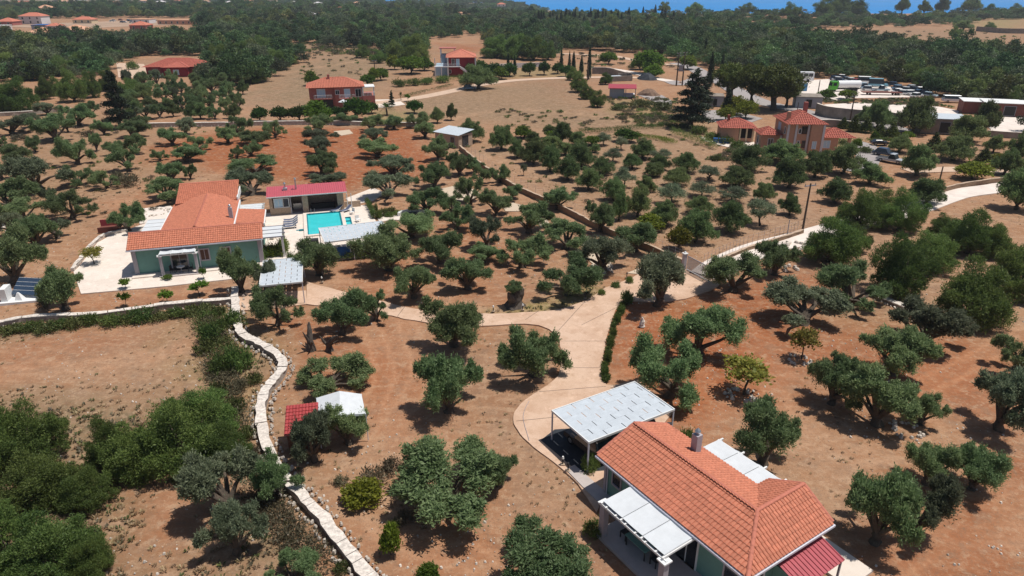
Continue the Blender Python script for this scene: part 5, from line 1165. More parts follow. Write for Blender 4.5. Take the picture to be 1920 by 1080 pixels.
# pink two storey house
o = at(583, 206); ph_ = thing('house', 'pink two storey house with hipped orange roof and balconies above the red field', 'house', o, R(14))
wall_box(ph_, 0, 6.4, 0, 8, 0, 5.6, 'pink'); wall_box(ph_, 6.403, 13.5, -.8, 8, 0, 5.5, 'pink'); wall_box(ph_, 13.503, 16.6, -1.2, 7, 0, 3.2, 'pink', 'terrace_base')
hip_roof(ph_, 0, 13.5, -.6, 8, 5.6, 2.0, 'orange', .6, .4)
wall_box(ph_, 1.2, 5.6, -1.5, -.003, 2.7, 2.9, 'pink', 'balcony'); 
def rail(parent, x0, x1, y, z, m='white', h=.9):
    b = MB().box(x0, x1, y - .05, y + .05, z + h - .08, z + h); n = int((x1 - x0) / .35)
    for i in range(n + 1): x = x0 + (x1 - x0) * i / max(1, n); b.box(x - .04, x + .04, y - .04, y + .04, z, z + h - .083)
    b.build('balustrade', M[m], parent)
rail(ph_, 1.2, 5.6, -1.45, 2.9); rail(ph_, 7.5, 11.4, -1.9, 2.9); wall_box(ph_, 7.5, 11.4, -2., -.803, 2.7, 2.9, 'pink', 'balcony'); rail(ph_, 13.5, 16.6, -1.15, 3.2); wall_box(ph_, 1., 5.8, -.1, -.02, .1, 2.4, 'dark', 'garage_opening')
window(ph_, 3.0, 0, 4.1, 2., 2.0, R(-90), 'white', 'ltblue', 2); window(ph_, 5.9 + 1.2, -.8, 4.3, .9, 1., R(-90), 'white', 'glass', 1); window(ph_, 9.6, -.8, 4.0, 1.4, 2.1, R(-90), 'white', 'ltblue', 1); window(ph_, 12.4, -.8, 4.0, 1.4, 1.9, R(-90), 'white', 'glass', 1); window(ph_, 9, -.8, 1.4, 1.4, 1.2, R(-90), 'white', 'glass', 1)
for x in (13.6, 16.4): MB().box(x - .15, x + .15, -1.05, -.75, 3.203, 5.3).build('column', M['white'], ph_)
wall_box(ph_, 13.505, 16.7, -1.15, 4, 5.303, 5.5, 'white', 'terrace_roof'); chimney(ph_, 5.2, 3., 6.6, 8.4, .6, 'pink', False)
t = thing('parasol', 'white parasol standing open in front of the pink house', 'parasol', at(645, 207), 0); MB().bar((0, 0, 0), (0, 0, 2.4), .04).build('pole', M['gutter'], t); MB().bar((0, 0, 2.2), (0, 0, 2.8), 1.3, 8, .05).build('canopy', M['canvas'], t)
t = thing('water_tank', 'dark green round water tank left of the pink house', 'tank', at(574, 210)); MB().bar((0, 0, 0), (0, 0, 1.5), .9, 14).build('tank', mat('dark green plastic', (.02, .06, .045), .5), t); MB().bar((0, 0, 1.503), (0, 0, 1.7), .9, 14, .4).build('lid', M['wicker'], t)
# dark red house with outside stair
o = at(841, 143); dr = thing('house', 'dark red two storey house with white trim and an outside stair by the dirt track', 'house', o, R(4))
wall_box(dr, 0, 9.5, 0, 13, 0, 6.4, 'crimson'); wall_box(dr, -4.5, -.003, 2, 14, 0, 3.2, 'ltblue', 'veranda_base'); hip_roof(dr, -.3, 9.6, -.2, 13, 6.4, 2.2, 'orange', .5)
for x, y in ((-.35, -.25), (9.4, -.25)): wall_box(dr, x, x + .5, y, y + .5, 0, 6.35, 'white', 'corner_trim')
wall_box(dr, -4.8, 4.2, -1.6, -.003, 3.203, 3.45, 'white', 'balcony'); rail(dr, -4.8, 4.2, -1.55, 3.45); rail(dr, -4.8, -.3, 2, 3.453)
for x in (-4.6, -2.4, -.1): MB().box(x - .18, x + .18, -1.5, -1.14, 0, 3.2).build('column', M['white'], dr); MB().box(x - .14, x + .14, -1.45, -1.2, 4.4, 6.3).build('column', M['white'], dr)
b = MB()
for i in range(12): b.box(4.2 + i * .42, 4.2 + (i + 1) * .42, -1.5, -.004, 3.2 - (i + 1) * .28 - .3, 3.4 - i * .28)
st = b.build('stair', M['white'], dr)
window(dr, 1.8, 0, 4.8, 1., 2., R(-90), 'white', 'glass', 1); window(dr, 3.4, 0, 4.7, 1.1, 2.2, R(-90), 'white', 'ltblue', 0, 'door'); window(dr, .6, 0, 1.6, .8, 1., R(-90), 'white'); window(dr, 0, 4, 4.8, 1.4, 1.6, R(180), 'white', 'glass', 1); window(dr, 0, 8, 4.8, 1.4, 1.6, R(180), 'white', 'glass', 1)
wall_box(dr, -3, 2.6, 13.003, 18, 0, 6.2, 'greypaint', 'tower_base'); 
for x in (-2.8, 2.3):
    for y in (13.2, 17.6): MB().box(x - .2, x + .2, y - .2, y + .2, 6.203, 8.2).build('column', M['white'], dr)
wall_box(dr, -3.3, 2.9, 12.8, 18.2, 8.203, 8.45, 'pink', 'tower_roof'); wall_box(dr, 9.503, 12.4, 3, 11, 0, 3.4, 'palewall', 'annex'); 
t = thing('parked_car', 'car in the shade under the big tree on the bare field', 'car', at(880, 168), 0)   # finished below by car()
CAR0 = t
# low dark red house among trees
o = at(276, 143); lr = thing('house', 'low single storey dark red house with hipped faded roof beside a white track', 'house', o, R(6))
wall_box(lr, 0, 6.8, 0, 12, 0, 3.2, 'crimson'); wall_box(lr, 6.803, 15, -2.5, 11, 0, 3.2, 'crimson'); wall_box(lr, 15.003, 19.5, 0, 10, 0, 2.9, 'crimson')
hip_roof(lr, 0, 19.6, -.5, 12, 3.2, 2.4, 'farroof', .8, .5); hip_roof(lr, 6.8, 15, -2.5, 6, 3.22, 1.7, 'farroof', .6)
window(lr, 3.4, 0, 1.7, 1.2, 1.4, R(-90), 'white', 'glass', 1); window(lr, 8.5, -2.5, 1.3, 1.1, 2.2, R(-90), 'white', 'ltblue', 1); window(lr, 11., -2.5, 1.5, 1.8, 1.6, R(-90), 'white', 'ltblue', 1); window(lr, 17, 0, 1.7, 1.2, 1.2, R(-90), 'white', 'glass', 1)
# peach villa with annexes
o = at(1494, 288); pv = thing('house', 'large peach villa with red hipped roofs, white corner piers and chimneys', 'house', o, R(-3))
wall_box(pv, -2.4, 1.75, 0, 8, 0, 5.7, 'peach'); wall_box(pv, 1.753, 4.2, -.7, 7.6, 0, 5.65, 'peach'); wall_box(pv, 4.203, 7.7, .8, 6, 0, 3.0, 'peach'); wall_box(pv, -6.4, -2.403, 2.4, 6.6, 0, 3.1, 'peach')
hip_roof(pv, -2.4, 4.2, -.3, 8, 5.7, 1.9, 'farroof', .55, .42); hip_roof(pv, 4.8, 10.4, .8, 6, 3.0, 1.4, 'farroof', .4, .42); hip_roof(pv, -6.4, -2.9, 2.4, 6.6, 3.1, 1.2, 'farroof', .4, .42)
for x, y in ((-1.0, -.14), (1.3, -.14), (-2.5, -.14), (3.9, -.84), (-2.9, 2.25)): wall_box(pv, x, x + .4, y, y + .13, 0, 5.6 if x > -2.8 else 3.0, 'palewall', 'corner_pier')
MB().box(9.7, 10.2, 1.0, 1.5, 0, 2.95).build('pillar', M['peach'], pv)
window(pv, -2.4, 5., 4.4, 1.5, 1.3, R(180), 'white', 'ltblue', 1); window(pv, -2.4, 1.4, 4.2, .7, 1.2, R(180), 'white'); window(pv, -.1, 0, 4.3, .4, .8, R(-90), 'white'); window(pv, .7, 0, 4.5, .9, 1.3, R(-90), 'brown', 'glass', 1); window(pv, 2.7, -.7, 1.8, .7, 1.3, R(-90), 'white', 'ltblue', 1)
window(pv, 5.6, .8, 1.7, 1.2, 1.3, R(-90), 'white', 'ltblue', 1); window(pv, -4.6, 2.4, 1.2, .9, 2.2, R(-90), 'white', 'glass', 1, 'door'); window(pv, -.1, 0, 2.0, .4, .8, R(-90), 'white'); window(pv, -6.4, 4.5, 1.6, .9, 1.6, R(180), 'white'); window(pv, .9, 0, 1.8, .5, 1.2, R(-90), 'brown')
chimney(pv, -1.9, 2.2, 5.6, 7.6, .6, 'peach', False); chimney(pv, 2.2, 5.6, 6.4, 8.9, .7, 'pink', False)
o = at(1371, 266); an = thing('outbuilding', 'small peach outbuilding with red roof and open porch left of the peach villa', 'outbuilding', o, R(-8))
wall_box(an, -2.2, 1.3, 0, 6, 0, 2.9, 'peach'); wall_box(an, 1.303, 4.4, 2.2, 6, 0, 2.8, 'peach'); hip_roof(an, -2.2, 4.4, 0, 6, 2.9, 1.5, 'farroof', .4, .42)
for x in (1.6, 2.9, 4.2): MB().box(x - .15, x + .15, .1, .4, 0, 2.87).build('porch_post', M['cream'], an)
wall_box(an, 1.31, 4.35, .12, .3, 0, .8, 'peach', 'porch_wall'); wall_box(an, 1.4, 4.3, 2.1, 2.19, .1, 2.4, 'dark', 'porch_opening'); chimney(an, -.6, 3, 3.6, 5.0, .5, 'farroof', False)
t = thing('storage_bins', 'dark blue bins standing along the peach outbuilding wall', 'bin', at(1352, 268), R(-16))
for i in range(3): MB().box(-1.6 + i * 1.1, -.7 + i * 1.1, -.4, .4, 0, .95).build('bin', M['blue'], t)
# stone shed with metal roof
o = at(838, 274); ss = thing('stone_shed', 'rough stone shed with pale corrugated metal roof at the corner of the red field', 'shed', o, R(-38))
wall_box(ss, -3.2, 3.2, 0, 4.2, 0, 2.5, 'stone'); ribbed([(-3.5, -.35, 2.55), (3.5, -.35, 2.55), (3.5, 4.5, 3.1), (-3.5, 4.5, 3.1)], .4, .05).build('roof', M['shade'], ss); window(ss, 1.6, 0, 1.0, 1., 2., R(-90), 'grey', 'glass', 0, 'door'); window(ss, 3.2, 2, 1.2, 1.6, 1.9, 0, 'wood', 'dark', 2, 'door')
# hut with red roof, ruin, low boxes
o = at(1162, 184); hu = thing('hut', 'small grey hut with red flat roof and white porch on the rough ground', 'hut', o, R(-8))
wall_box(hu, -3, 1.2, 0, 4.5, 0, 2.7, 'greypaint'); MB().slab([(-3.4, -.6, 2.8), (4.6, -.6, 2.8), (4.6, 5, 3.3), (-3.4, 5, 3.3)], .12).build('roof', M['redmetal2'], hu)
for x in (1.6, 4.3): MB().box(x - .1, x + .1, -.4, -.2, 0, 2.7).build('post', M['grey'], hu)
wall_box(hu, 1.203, 4.2, 1.5, 4.5, 0, .9, 'palewall', 'porch_wall')
o = at(1165, 152); ru = thing('ruin', 'roofless grey ruin with broken walls beside the track bend', 'ruin', o, R(14)); wall_box(ru, -4, 4, 0, .4, 0, 1.6, 'blockwall'); wall_box(ru, -4, -3.6, .403, 5, 0, 2.0, 'blockwall'); wall_box(ru, 3.6, 4, .403, 5, 0, 2.4, 'blockwall'); wall_box(ru, 0, 3.597, 3, 3.4, 0, 2.2, 'blockwall'); wall_box(ru, -3.4, .4, .5, 2.9, 1.4, 1.55, 'shade', 'fallen_roof')
def mound(label, bx, by, w, h, m):
    p = at(bx, by); t = thing('earth_mound', label, 'mound', p, random.random() * 3); b = MB(); K = 12; rings = [(1, 0), (.75, .42), (.45, .8), (.15, 1.)]
    R_ = [[(w * q * math.cos(6.283 * i / K) * random.uniform(.9, 1.1), w * .7 * q * math.sin(6.283 * i / K) * random.uniform(.9, 1.1), h * z * random.uniform(.92, 1.05) - .05) for i in range(K)] for q, z in rings]
    for a, c in zip(R_[:-1], R_[1:]):
        for i in range(K): j = (i + 1) % K; b.face(a[i], a[j], c[j], c[i])
    b.face(*R_[-1]); b.build('heap', m, t)
mound('black tarpaulin covered heap beside the white track bend', 1213, 148, 4.4, 2.1, M['shadow_tarp']); mound('brown earth heap right of the small hut', 1216, 178, 3.6, 1.8, mat('brown heap', (.18, .115, .08), .95, var=.3, scale=2, bump=.4))
def shed(label, bx, by, ang, w, d, h, wm, rm, name='shed', cat='shed'):
    t = thing(name, label, cat, at(bx, by), ang); wall_box(t, -w / 2, w / 2, 0, d, 0, h, wm); MB().slab([(-w / 2 - .2, -.2, h + .15), (w / 2 + .2, -.2, h + .15), (w / 2 + .2, d + .2, h + .35), (-w / 2 - .2, d + .2, h + .35)], .14).build('roof', M[rm], t)
    window(t, 0, 0, h * .45, w * .22, h * .7, R(-90), 'grey', 'dark', 0, 'door'); return t
shed('small blue grey block hut beside the asphalt road', 1340, 200, R(-10), 4.2, 4, 2.6, 'greypaint', 'blockwall')
shed('blue grey flat roofed store behind the curving block wall', 1515, 203, R(-12), 6.5, 5, 2.8, 'greypaint', 'blockwall')
shed('long tan shed with pale metal roof between the grey olives at right', 1768, 252, R(-14), 9., 6, 3.2, 'blockwall', 'shade')
shed('brown container with white roof, left one at the far right yard', 1858, 215, R(-18), 13, 5, 2.9, 'rust', 'white', 'container', 'container')
shed('brown container with white roof, right one at the far right yard', 1890, 219, R(-18), 11, 5, 3.1, 'rust', 'white', 'container', 'container')
shed('pale tan block hut on the hillside at far right', 1908, 103, R(-5), 9, 6, 3.5, 'blockwall', 'blockwall')

# village houses far left: walls, roof, rows of windows
def vhouse(label, x0, x1, yb, storeys, wm, rm, dep=10, ang=0., hip=True):
    a, c = at(x0, yb), at(x1, yb); w = (c - a).length; t = thing('house', label, 'house', a, ang, 'village houses'); h = 3. * storeys
    wall_box(t, 0, w, 0, dep, 0, h, wm)
    if hip: hip_roof(t, 0, w, 0, dep, h, min(w, dep) * .22, rm, .5)
    else: MB().box(-.2, w + .2, -.2, dep + .2, h + .003, h + .35).build('roof', M[rm], t)
    n = max(2, int(w / 4.5))
    for s_ in range(storeys):
        for i in range(n): window(t, w * (i + .5) / n, 0, 1.5 + 3 * s_, 1.3, 1.6, R(-90), 'white', 'glass')
    return t
vhouse('village house with white arcade and orange roof, tallest at upper left', 38, 79, 45, 2, 'palewall', 'orange', 12)
vhouse('cream village house with pale roof standing behind the orange roofed one', 68, 95, 26, 2, 'cream', 'paleroof', 14)
vhouse('pale walled village house with bright orange pyramid roof near the trees', 49, 92, 72, 1, 'palewall', 'paleroof', 14)
vhouse('blue flat roofed village building beside white sheds', 60, 92, 56, 1, 'greypaint', 'blue', 12, hip=False)
vhouse('white village house with orange roof right of the blue building', 88, 108, 57, 1, 'palewall', 'orange', 10)
vhouse('mauve village house at the left picture edge', -6, 24, 48, 1, 'pink', 'orange', 12)
vhouse('white domed village shed at the left picture edge', -8, 10, 57, 1, 'palewall', 'white', 8, hip=False)
vhouse('low orange roofed village house with white gable', 113, 156, 66, 1, 'palewall', 'paleroof', 14)
vhouse('low village house with pale orange roof behind the bare field', 137, 172, 44, 1, 'cream', 'orange', 10)
vhouse('pink village house with faded roof beside the white sheds', 246, 276, 66, 2, 'pink', 'orange', 10)
vhouse('white shed row right of the pink village house', 276, 308, 67, 1, 'palewall', 'white', 8, hip=False)
vhouse('small orange roofed village house at the right end of the village', 320, 340, 67, 1, 'peach', 'orange', 9)
vhouse('pale flat roofed village building with dark porch', 248, 280, 44, 1, 'palewall', 'paleroof', 12, hip=False)
vhouse('low row of tan village buildings under the dark hillside', 296, 360, 46, 1, 'peach', 'paleroof', 10, hip=False)
vhouse('far small house with pale pink roof above the village, right of the flat sheds', 358, 377, 21, 1, 'palewall', 'paleroof', 16)
for i, (x, y, w, lb) in enumerate(((238, 16, 12, 'left of two pale far sheds above the village'), (254, 17, 12, 'right of two pale far sheds above the village'), (442, 31, 22, 'pale far house left of the dip in the woods'), (478, 22, 12, 'small pink roofed far house in the woods'), (528, 37, 16, 'white far house above the bare strip of field'), (578, 33, 24, 'long cream far house at the top of the fields'), (604, 30, 10, 'cream far shed beside the long cream house'),
    (668, 9, 10, 'white far house under the skyline left of the sea'), (300, 7, 14, 'white far house on the left skyline slope'), (330, 5, 18, 'row of white far houses on the left skyline slope'), (385, 6, 12, 'pale far house near the skyline above the pink roofed one'), (430, 8, 14, 'tall white far house near the skyline'), (465, 5, 16, 'wide white far house near the skyline'), (510, 3, 16, 'cream far house highest near the skyline'), (550, 8, 10, 'small white far house right of the skyline cluster'), (40, 8, 30, 'cream far house at the top left corner'), (120, 6, 22, 'pale far house at the top left, right of the cream one'), (180, 14, 14, 'white far shed at the top left in the trees'), (940, 12, 16, 'white far villa at the start of the sea view'), (796, 62, 18, 'white far shed beyond the dark red house'), (1130, 60, 12, 'white far chapel among the cypresses'), (215, 9, 16, 'pink roofed far house on the left skyline between the sheds'), (268, 5, 14, 'white far house high on the left skyline'), (352, 10, 14, 'orange roofed far house under the skyline row'), (408, 14, 12, 'small cream far house left of the dip'), (490, 10, 14, 'orange roofed far house under the cream skyline house'), (595, 10, 14, 'pale far house in the woods right of the skyline cluster'), (635, 20, 12, 'white far house in the woods above the fields'), (8, 20, 22, 'orange roofed far house at the top left edge'), (150, 4, 18, 'cream far house on the top left slope'), (700, 22, 12, 'small white far house deep in the woods'), (860, 30, 12, 'pale far shed deep in the woods left of the sea'))):
    t = vhouse(lb, x - w / 2, x + w / 2, y, 1, ('palewall', 'cream')[i % 2], ('orange', 'paleroof', 'palewall')[i % 3], 9)

# ---------------------------------------------------------------- vehicles
def car(label, bx, by, ang, col, L_=4.2, Wd=1.75, h=1.45, kind='car', root=None, deck=False, z=0):
    t = root or thing('parked_' + kind, label, kind, at(bx, by), ang, 'parked vehicles'); pm = col if not isinstance(col, str) else M[col]; p = Wd / 2; l = L_ / 2
    if root: t.rotation_euler = (0, 0, ang)
    t.location.z = .035
    sh = .72 if kind != 'van' else 1.0
    prof = [(-l, .32), (l, .32), (l, sh * .82), (l * .94, sh), (-l * .96, sh), (-l, sh * .85)]
    b = MB(); n = len(prof)
    A_ = [(x, -p, zz) for x, zz in prof]; B_ = [(x, p, zz) for x, zz in prof]; b.hexa(A_, B_); b.build('body', pm, t)
    if kind == 'pickup': c0, c1 = (-.15 * l, .42 * l), (-.05 * l, .25 * l)
    elif kind == 'van': c0, c1 = (-.96 * l, .62 * l), (-.93 * l, .45 * l)
    else: c0, c1 = (-.82 * l, .45 * l), (-.60 * l, .18 * l)
    q = p * .94; r_ = p * .78
    b = MB().hexa([(c0[0], -q, sh + .002), (c0[1], -q, sh + .002), (c0[1], q, sh + .002), (c0[0], q, sh + .002)], [(c1[0], -r_, h - .06), (c1[1], -r_, h - .06), (c1[1], r_, h - .06), (c1[0], r_, h - .06)]); b.build('window_band', M['glass'], t)
    MB().hexa([(c1[0] - .05, -r_ - .02, h - .058), (c1[1] + .05, -r_ - .02, h - .058), (c1[1] + .05, r_ + .02, h - .058), (c1[0] - .05, r_ + .02, h - .058)], [(c1[0] + .08, -r_ + .06, h), (c1[1] - .08, -r_ + .06, h), (c1[1] - .08, r_ - .06, h), (c1[0] + .08, r_ - .06, h)]).build('roof', pm, t)
    if kind == 'pickup': MB().box(-.95 * l, -.2 * l, -p * .86, p * .86, sh + .003, sh + .02).build('load_bed', M['wicker'], t)
    for sx in (-1, 1):
        for sy in (-1, 1):
            w_ = MB().bar((sx * l * .62, sy * (p - .2), .32), (sx * l * .62, sy * (p + .015), .32), .32, 12).build('wheel', M['tyre'], t); MB().bar((sx * l * .62, sy * (p + .016), .32), (sx * l * .62, sy * (p + .03), .32), .19, 10).build('rim', M['rim'], w_)
    for sy in (-1, 1):
        MB().box(l - .02, l + .012, sy * p * .72 - .16, sy * p * .72 + .16, sh * .62, sh * .8).build('headlight', M['headl'], t); MB().box(-l - .012, -l + .02, sy * p * .76 - .1, sy * p * .76 + .1, sh * .6, sh * .82).build('tail_light', M['lamp'], t)
    return t
pw, pb, pg_, pr, ps = paint('white', (.75, .75, .75)), paint('black', (.02, .02, .022)), paint('silver', (.40, .42, .44)), paint('red', (.28, .03, .035)), paint('steel blue', (.12, .22, .32))
pbr = paint('dark bronze', (.06, .045, .035)); plb = paint('light blue', (.34, .44, .50)); pdb = paint('navy', (.03, .05, .09)); pgr = paint('leaf green', (.07, .36, .02))
CAR0['group'] = 'parked vehicles'; CAR0['label'] = 'blue grey car parked in the shade under the big tree on the bare field'; car('', 0, 0, R(10), ps, root=CAR0)
c1 = local(cA, R(31), 1.75, -2.3); t = thing('parked_car', 'dark bronze car under the left side of the panelled carport', 'car', (c1.x, c1.y, .05), R(31 + 90), 'parked vehicles'); car('', 0, 0, R(31 + 93), pbr, 4.0, root=t); t.location.z = .06
c1 = local(cA, R(31), 5.9, -2.2); t = thing('parked_car', 'dark blue car under the right side of the panelled carport', 'car', (c1.x, c1.y, .05), R(31 + 90), 'parked vehicles'); car('', 0, 0, R(31 + 88), pdb, 4.0, root=t); t.location.z = .06
car('pale silver pickup parked by the drive of the peach villa', 1670, 304, R(-48), pg_, 4.9, 1.8, 1.6, 'pickup')
car('dark car half hidden behind the pale pickup near the peach villa', 1658, 292, R(-50), pdb, 4.2)
car('dark low trailer car at the top of the peach villa drive', 1648, 272, R(-6), pb, 3.2, 1.6, 1.1)
car('small blue white car in front of the low red house', 293, 146, R(5), plb)
YL = [(1572, 152, pg_, 'silver car, leftmost of the row behind the tanker'), (1580, 148, pw, 'white car at the back of the yard behind the tanker'), (1588, 152, pdb, 'dark blue car behind the tanker, right of the silver one'), (1597, 154, pg_, 'grey car behind the tail of the tanker'), (1607, 156, pr, 'dark red car right of the tanker'),
      (1612, 166, ps, 'steel blue car just off the tail of the tanker'), (1621, 164, plb, 'pale blue car between tanker and blue van'), (1676, 162, pdb, 'navy car at the back edge of the yard under the trees'), (1686, 175, pw, 'white jeep at the front right of the yard'), (1690, 170, pb, 'black car behind the white jeep'), (1700, 172, pg_, 'silver car right of the white jeep'), (1706, 178, pw, 'white car in front of the silver one at the yard corner'),
      (1716, 172, pb, 'black car near the right end of the yard'), (1722, 177, ps, 'steel blue car near the right end of the yard'), (1734, 178, pdb, 'dark car at the very right end of the yard')]
YL += [(1566, 150, pdb, 'navy car at the far left end of the row behind the tanker'), (1576, 155, pb, 'black car tucked close behind the tanker cab'), (1602, 160, pw, 'white car between the red car and the tanker tail'), (1628, 170, pg_, 'silver car in front of the sky blue van'), (1694, 178, pw, 'white car beside the white jeep at the yard front'),
       (1711, 168, pg_, 'silver car at the back of the right hand cluster'), (1728, 172, pw, 'white car at the back right end of the yard'), (1742, 182, plb, 'pale blue car parked past the very end of the row'), (1718, 183, pw, 'white car at the front right of the yard cluster'), (1684, 168, ps, 'steel blue car behind the white jeep')]
for x, y, c_, lb in YL: car(lb, x, y, R(random.uniform(-60, 40)), c_)
car('white van with a raised roof in the yard behind the red car', 1623, 157, R(-15), pw, 5.2, 2., 2.3, 'van'); car('large sky blue van in the middle of the yard', 1645, 163, R(-20), paint('sky blue', (.16, .36, .46)), 5.8, 2.1, 2.6, 'van'); car('pale blue flatbed pickup behind the brown trailer', 1650, 171, R(-10), plb, 5.2, 1.9, 1.8, 'pickup')
t = thing('trailer', 'rusty brown flat trailer lying in front of the vans', 'trailer', at(1652, 178), R(-6)); MB().box(-5.5, 5.5, -1.1, 1.1, .7, .9).build('deck', M['rust'], t)
for x in (-3.6, 3.6):
    for s in (-.95, .95): MB().bar((x, s, .35), (x, s + .15 * (1 if s > 0 else -1), .35), .35, 12).build('wheel', M['tyre'], t)
t = thing('tanker_truck', 'tanker truck with bright green cab and white tank in the yard', 'truck', at(1582, 171), R(183), 'parked vehicles')
b = MB().hexa([(2.7, -1.15, .6), (4.6, -1.15, .6), (4.6, 1.15, .6), (2.7, 1.15, .6)], [(2.7, -1.1, 3.0), (4.35, -1.1, 3.0), (4.35, 1.1, 3.0), (2.7, 1.1, 3.0)]); cb = b.build('cab', pgr, t)
MB().hexa([(4.52, -1.0, 1.7), (4.60, -1.0, 1.7), (4.60, 1.0, 1.7), (4.52, 1.0, 1.7)], [(4.40, -.95, 2.6), (4.46, -.95, 2.6), (4.46, .95, 2.6), (4.40, .95, 2.6)]).build('windscreen', M['glass'], cb)
for s in (-1, 1): MB().hexa([(3.1, s * 1.13, 1.75), (4.2, s * 1.13, 1.75), (4.2, s * 1.17, 1.75), (3.1, s * 1.17, 1.75)], [(3.1, s * 1.10, 2.6), (4.1, s * 1.10, 2.6), (4.1, s * 1.14, 2.6), (3.1, s * 1.14, 2.6)]).build('side_window', M['glass'], cb)
MB().bar((-4.6, 0, 2.05), (2.3, 0, 2.05), 1.12, 20).build('tank', paint('tank white', (.72, .72, .73)), t, smooth=False); MB().box(-4.5, 4.3, -.5, .5, .6, .92).build('chassis', M['wicker'], t)
for x in (3.6, -1.6, -3.2):
    for s in (-1, 1): MB().bar((x, s * .8, .52), (x, s * 1.12, .52), .52, 14).build('wheel', M['tyre'], t)
t = thing('coach', 'white coach parked at the back left corner of the yard', 'coach', at(1494, 153), R(172), 'parked vehicles')
MB().hexa([(-5, -1.25, .5), (5.2, -1.25, .5), (5.2, 1.25, .5), (-5, 1.25, .5)], [(-5, -1.2, 3.2), (4.8, -1.2, 3.2), (4.8, 1.2, 3.2), (-5, 1.2, 3.2)]).build('body', pw, t)
for s in (-1, 1):
    for i in range(6): MB().box(-4.6 + i * 1.55, -3.25 + i * 1.55, min(s * 1.19, s * 1.27), max(s * 1.19, s * 1.27), 1.8, 2.8).build('side_window', M['glass'], t)
MB().hexa([(4.95, -1.1, 1.6), (5.12, -1.1, 1.6), (5.12, 1.1, 1.6), (4.95, 1.1, 1.6)], [(4.78, -1.05, 2.9), (4.9, -1.05, 2.9), (4.9, 1.05, 2.9), (4.78, 1.05, 2.9)]).build('windscreen', M['glass'], t)
for x in (3.4, -3.2):
    for s in (-1, 1): MB().bar((x, s * .95, .5), (x, s * 1.27, .5), .5, 12).build('wheel', M['tyre'], t)
t = thing('skip_container', 'blue container at the left edge of the vehicle yard', 'container', at(1498, 170), R(-5)); MB().box(-2, 2, -1.2, 1.2, .05, 2.4).build('body', paint('container blue', (.05, .22, .42)), t); MB().box(-2.05, 2.05, -1.25, 1.25, 2.403, 2.5).build('lid', M['gutter'], t)
car('white boat shaped van by the round bush at the right of the yard', 1788, 192, R(-12), pw, 6., 2., 1.9, 'van')
for i in range(16):
    x, y = 200 + random.random() * 90, 37 + random.random() * 6
    t = car('', x, y, R(random.uniform(-40, 40)), random.choice((pw, pw, pg_, pdb, pr))); t['group'] = 'cars parked in the village'; t['label'] = 'tiny parked car in the pale village car park between the houses'

# ---------------------------------------------------------------- far woodland: one mass of crowns nobody could count
def scatter(name, pts, scl, rot, idx, protos, label=None):
    """one object: a crown instanced on each point"""
    me = bpy.data.meshes.new(name); me.vertices.add(len(pts)); me.vertices.foreach_set('co', np.asarray(pts, np.float32).ravel())
    a = me.attributes.new('scl', 'FLOAT_VECTOR', 'POINT'); a.data.foreach_set('vector', np.asarray(scl, np.float32).ravel())
    a = me.attributes.new('rot', 'FLOAT', 'POINT'); a.data.foreach_set('value', np.asarray(rot, np.float32))
    a = me.attributes.new('idx', 'INT', 'POINT'); a.data.foreach_set('value', np.asarray(idx, np.int32))
    col = bpy.data.collections.new(name + ' crowns')
    for i, p in enumerate(protos): col.objects.link(bpy.data.objects.new('%s_%02d' % (name, i), p))
    o = link(bpy.data.objects.new(name, me), kind='stuff')
    g = bpy.data.node_groups.new(name, 'GeometryNodeTree'); g.interface.new_socket('Geometry', in_out='INPUT', socket_type='NodeSocketGeometry'); g.interface.new_socket('Geometry', in_out='OUTPUT', socket_type='NodeSocketGeometry')
    N = g.nodes.new; L = g.links.new; gi, go = N('NodeGroupInput'), N('NodeGroupOutput'); iop = N('GeometryNodeInstanceOnPoints'); ci = N('GeometryNodeCollectionInfo')
    ci.inputs['Collection'].default_value = col; ci.inputs['Separate Children'].default_value = True; ci.inputs['Reset Children'].default_value = True
    def attr(n, t): x = N('GeometryNodeInputNamedAttribute'); x.data_type = t; x.inputs[0].default_value = n; return x.outputs[0]
    iop.inputs['Pick Instance'].default_value = True
    L(gi.outputs[0], iop.inputs['Points']); L(ci.outputs[0], iop.inputs['Instance']); L(attr('idx', 'INT'), iop.inputs['Instance Index']); L(attr('scl', 'FLOAT_VECTOR'), iop.inputs['Scale'])
    cx = N('ShaderNodeCombineXYZ'); L(attr('rot', 'FLOAT'), cx.inputs[2]); L(cx.outputs[0], iop.inputs['Rotation']); L(iop.outputs[0], go.inputs[0])
    md = o.modifiers.new('scatter', 'NODES'); md.node_group = g
    if label: o['label'] = label
    return o
WOODS = [
 [(-300, 2), (-300, 86), (0, 86), (100, 80), (200, 92), (300, 76), (380, 76), (480, 72), (560, 88), (740, 90), (770, 80), (820, 75), (905, 64), (1045, 78), (1060, 94), (1240, 100), (1290, 118), (1400, 140), (1500, 142), (1620, 150), (1760, 182), (1840, 195), (1920, 200), (2250, 215), (2250, 108), (1920, 108), (1850, 104), (1760, 92), (1640, 80), (1560, 74), (1400, 73), (1390, 60), (1560, 52), (1820, 52), (1830, 38), (2250, 28), (2250, 14), (1500, 15), (1000, 12), (960, 2)],
 [(-300, 86), (0, 86), (150, 84), (300, 76), (480, 72), (545, 95), (552, 118), (530, 138), (470, 160), (400, 165), (375, 125), (360, 108), (290, 106), (215, 116), (200, 140), (100, 150), (0, 152), (-300, 170)],
 [(905, 64), (1040, 76), (1045, 108), (940, 106), (900, 92)], [(730, 90), (800, 90), (805, 118), (740, 114)],
 [(2250, 330), (1990, 300), (1960, 240), (2250, 230)], [(-300, 330), (-60, 300), (-40, 200), (-300, 180)]]
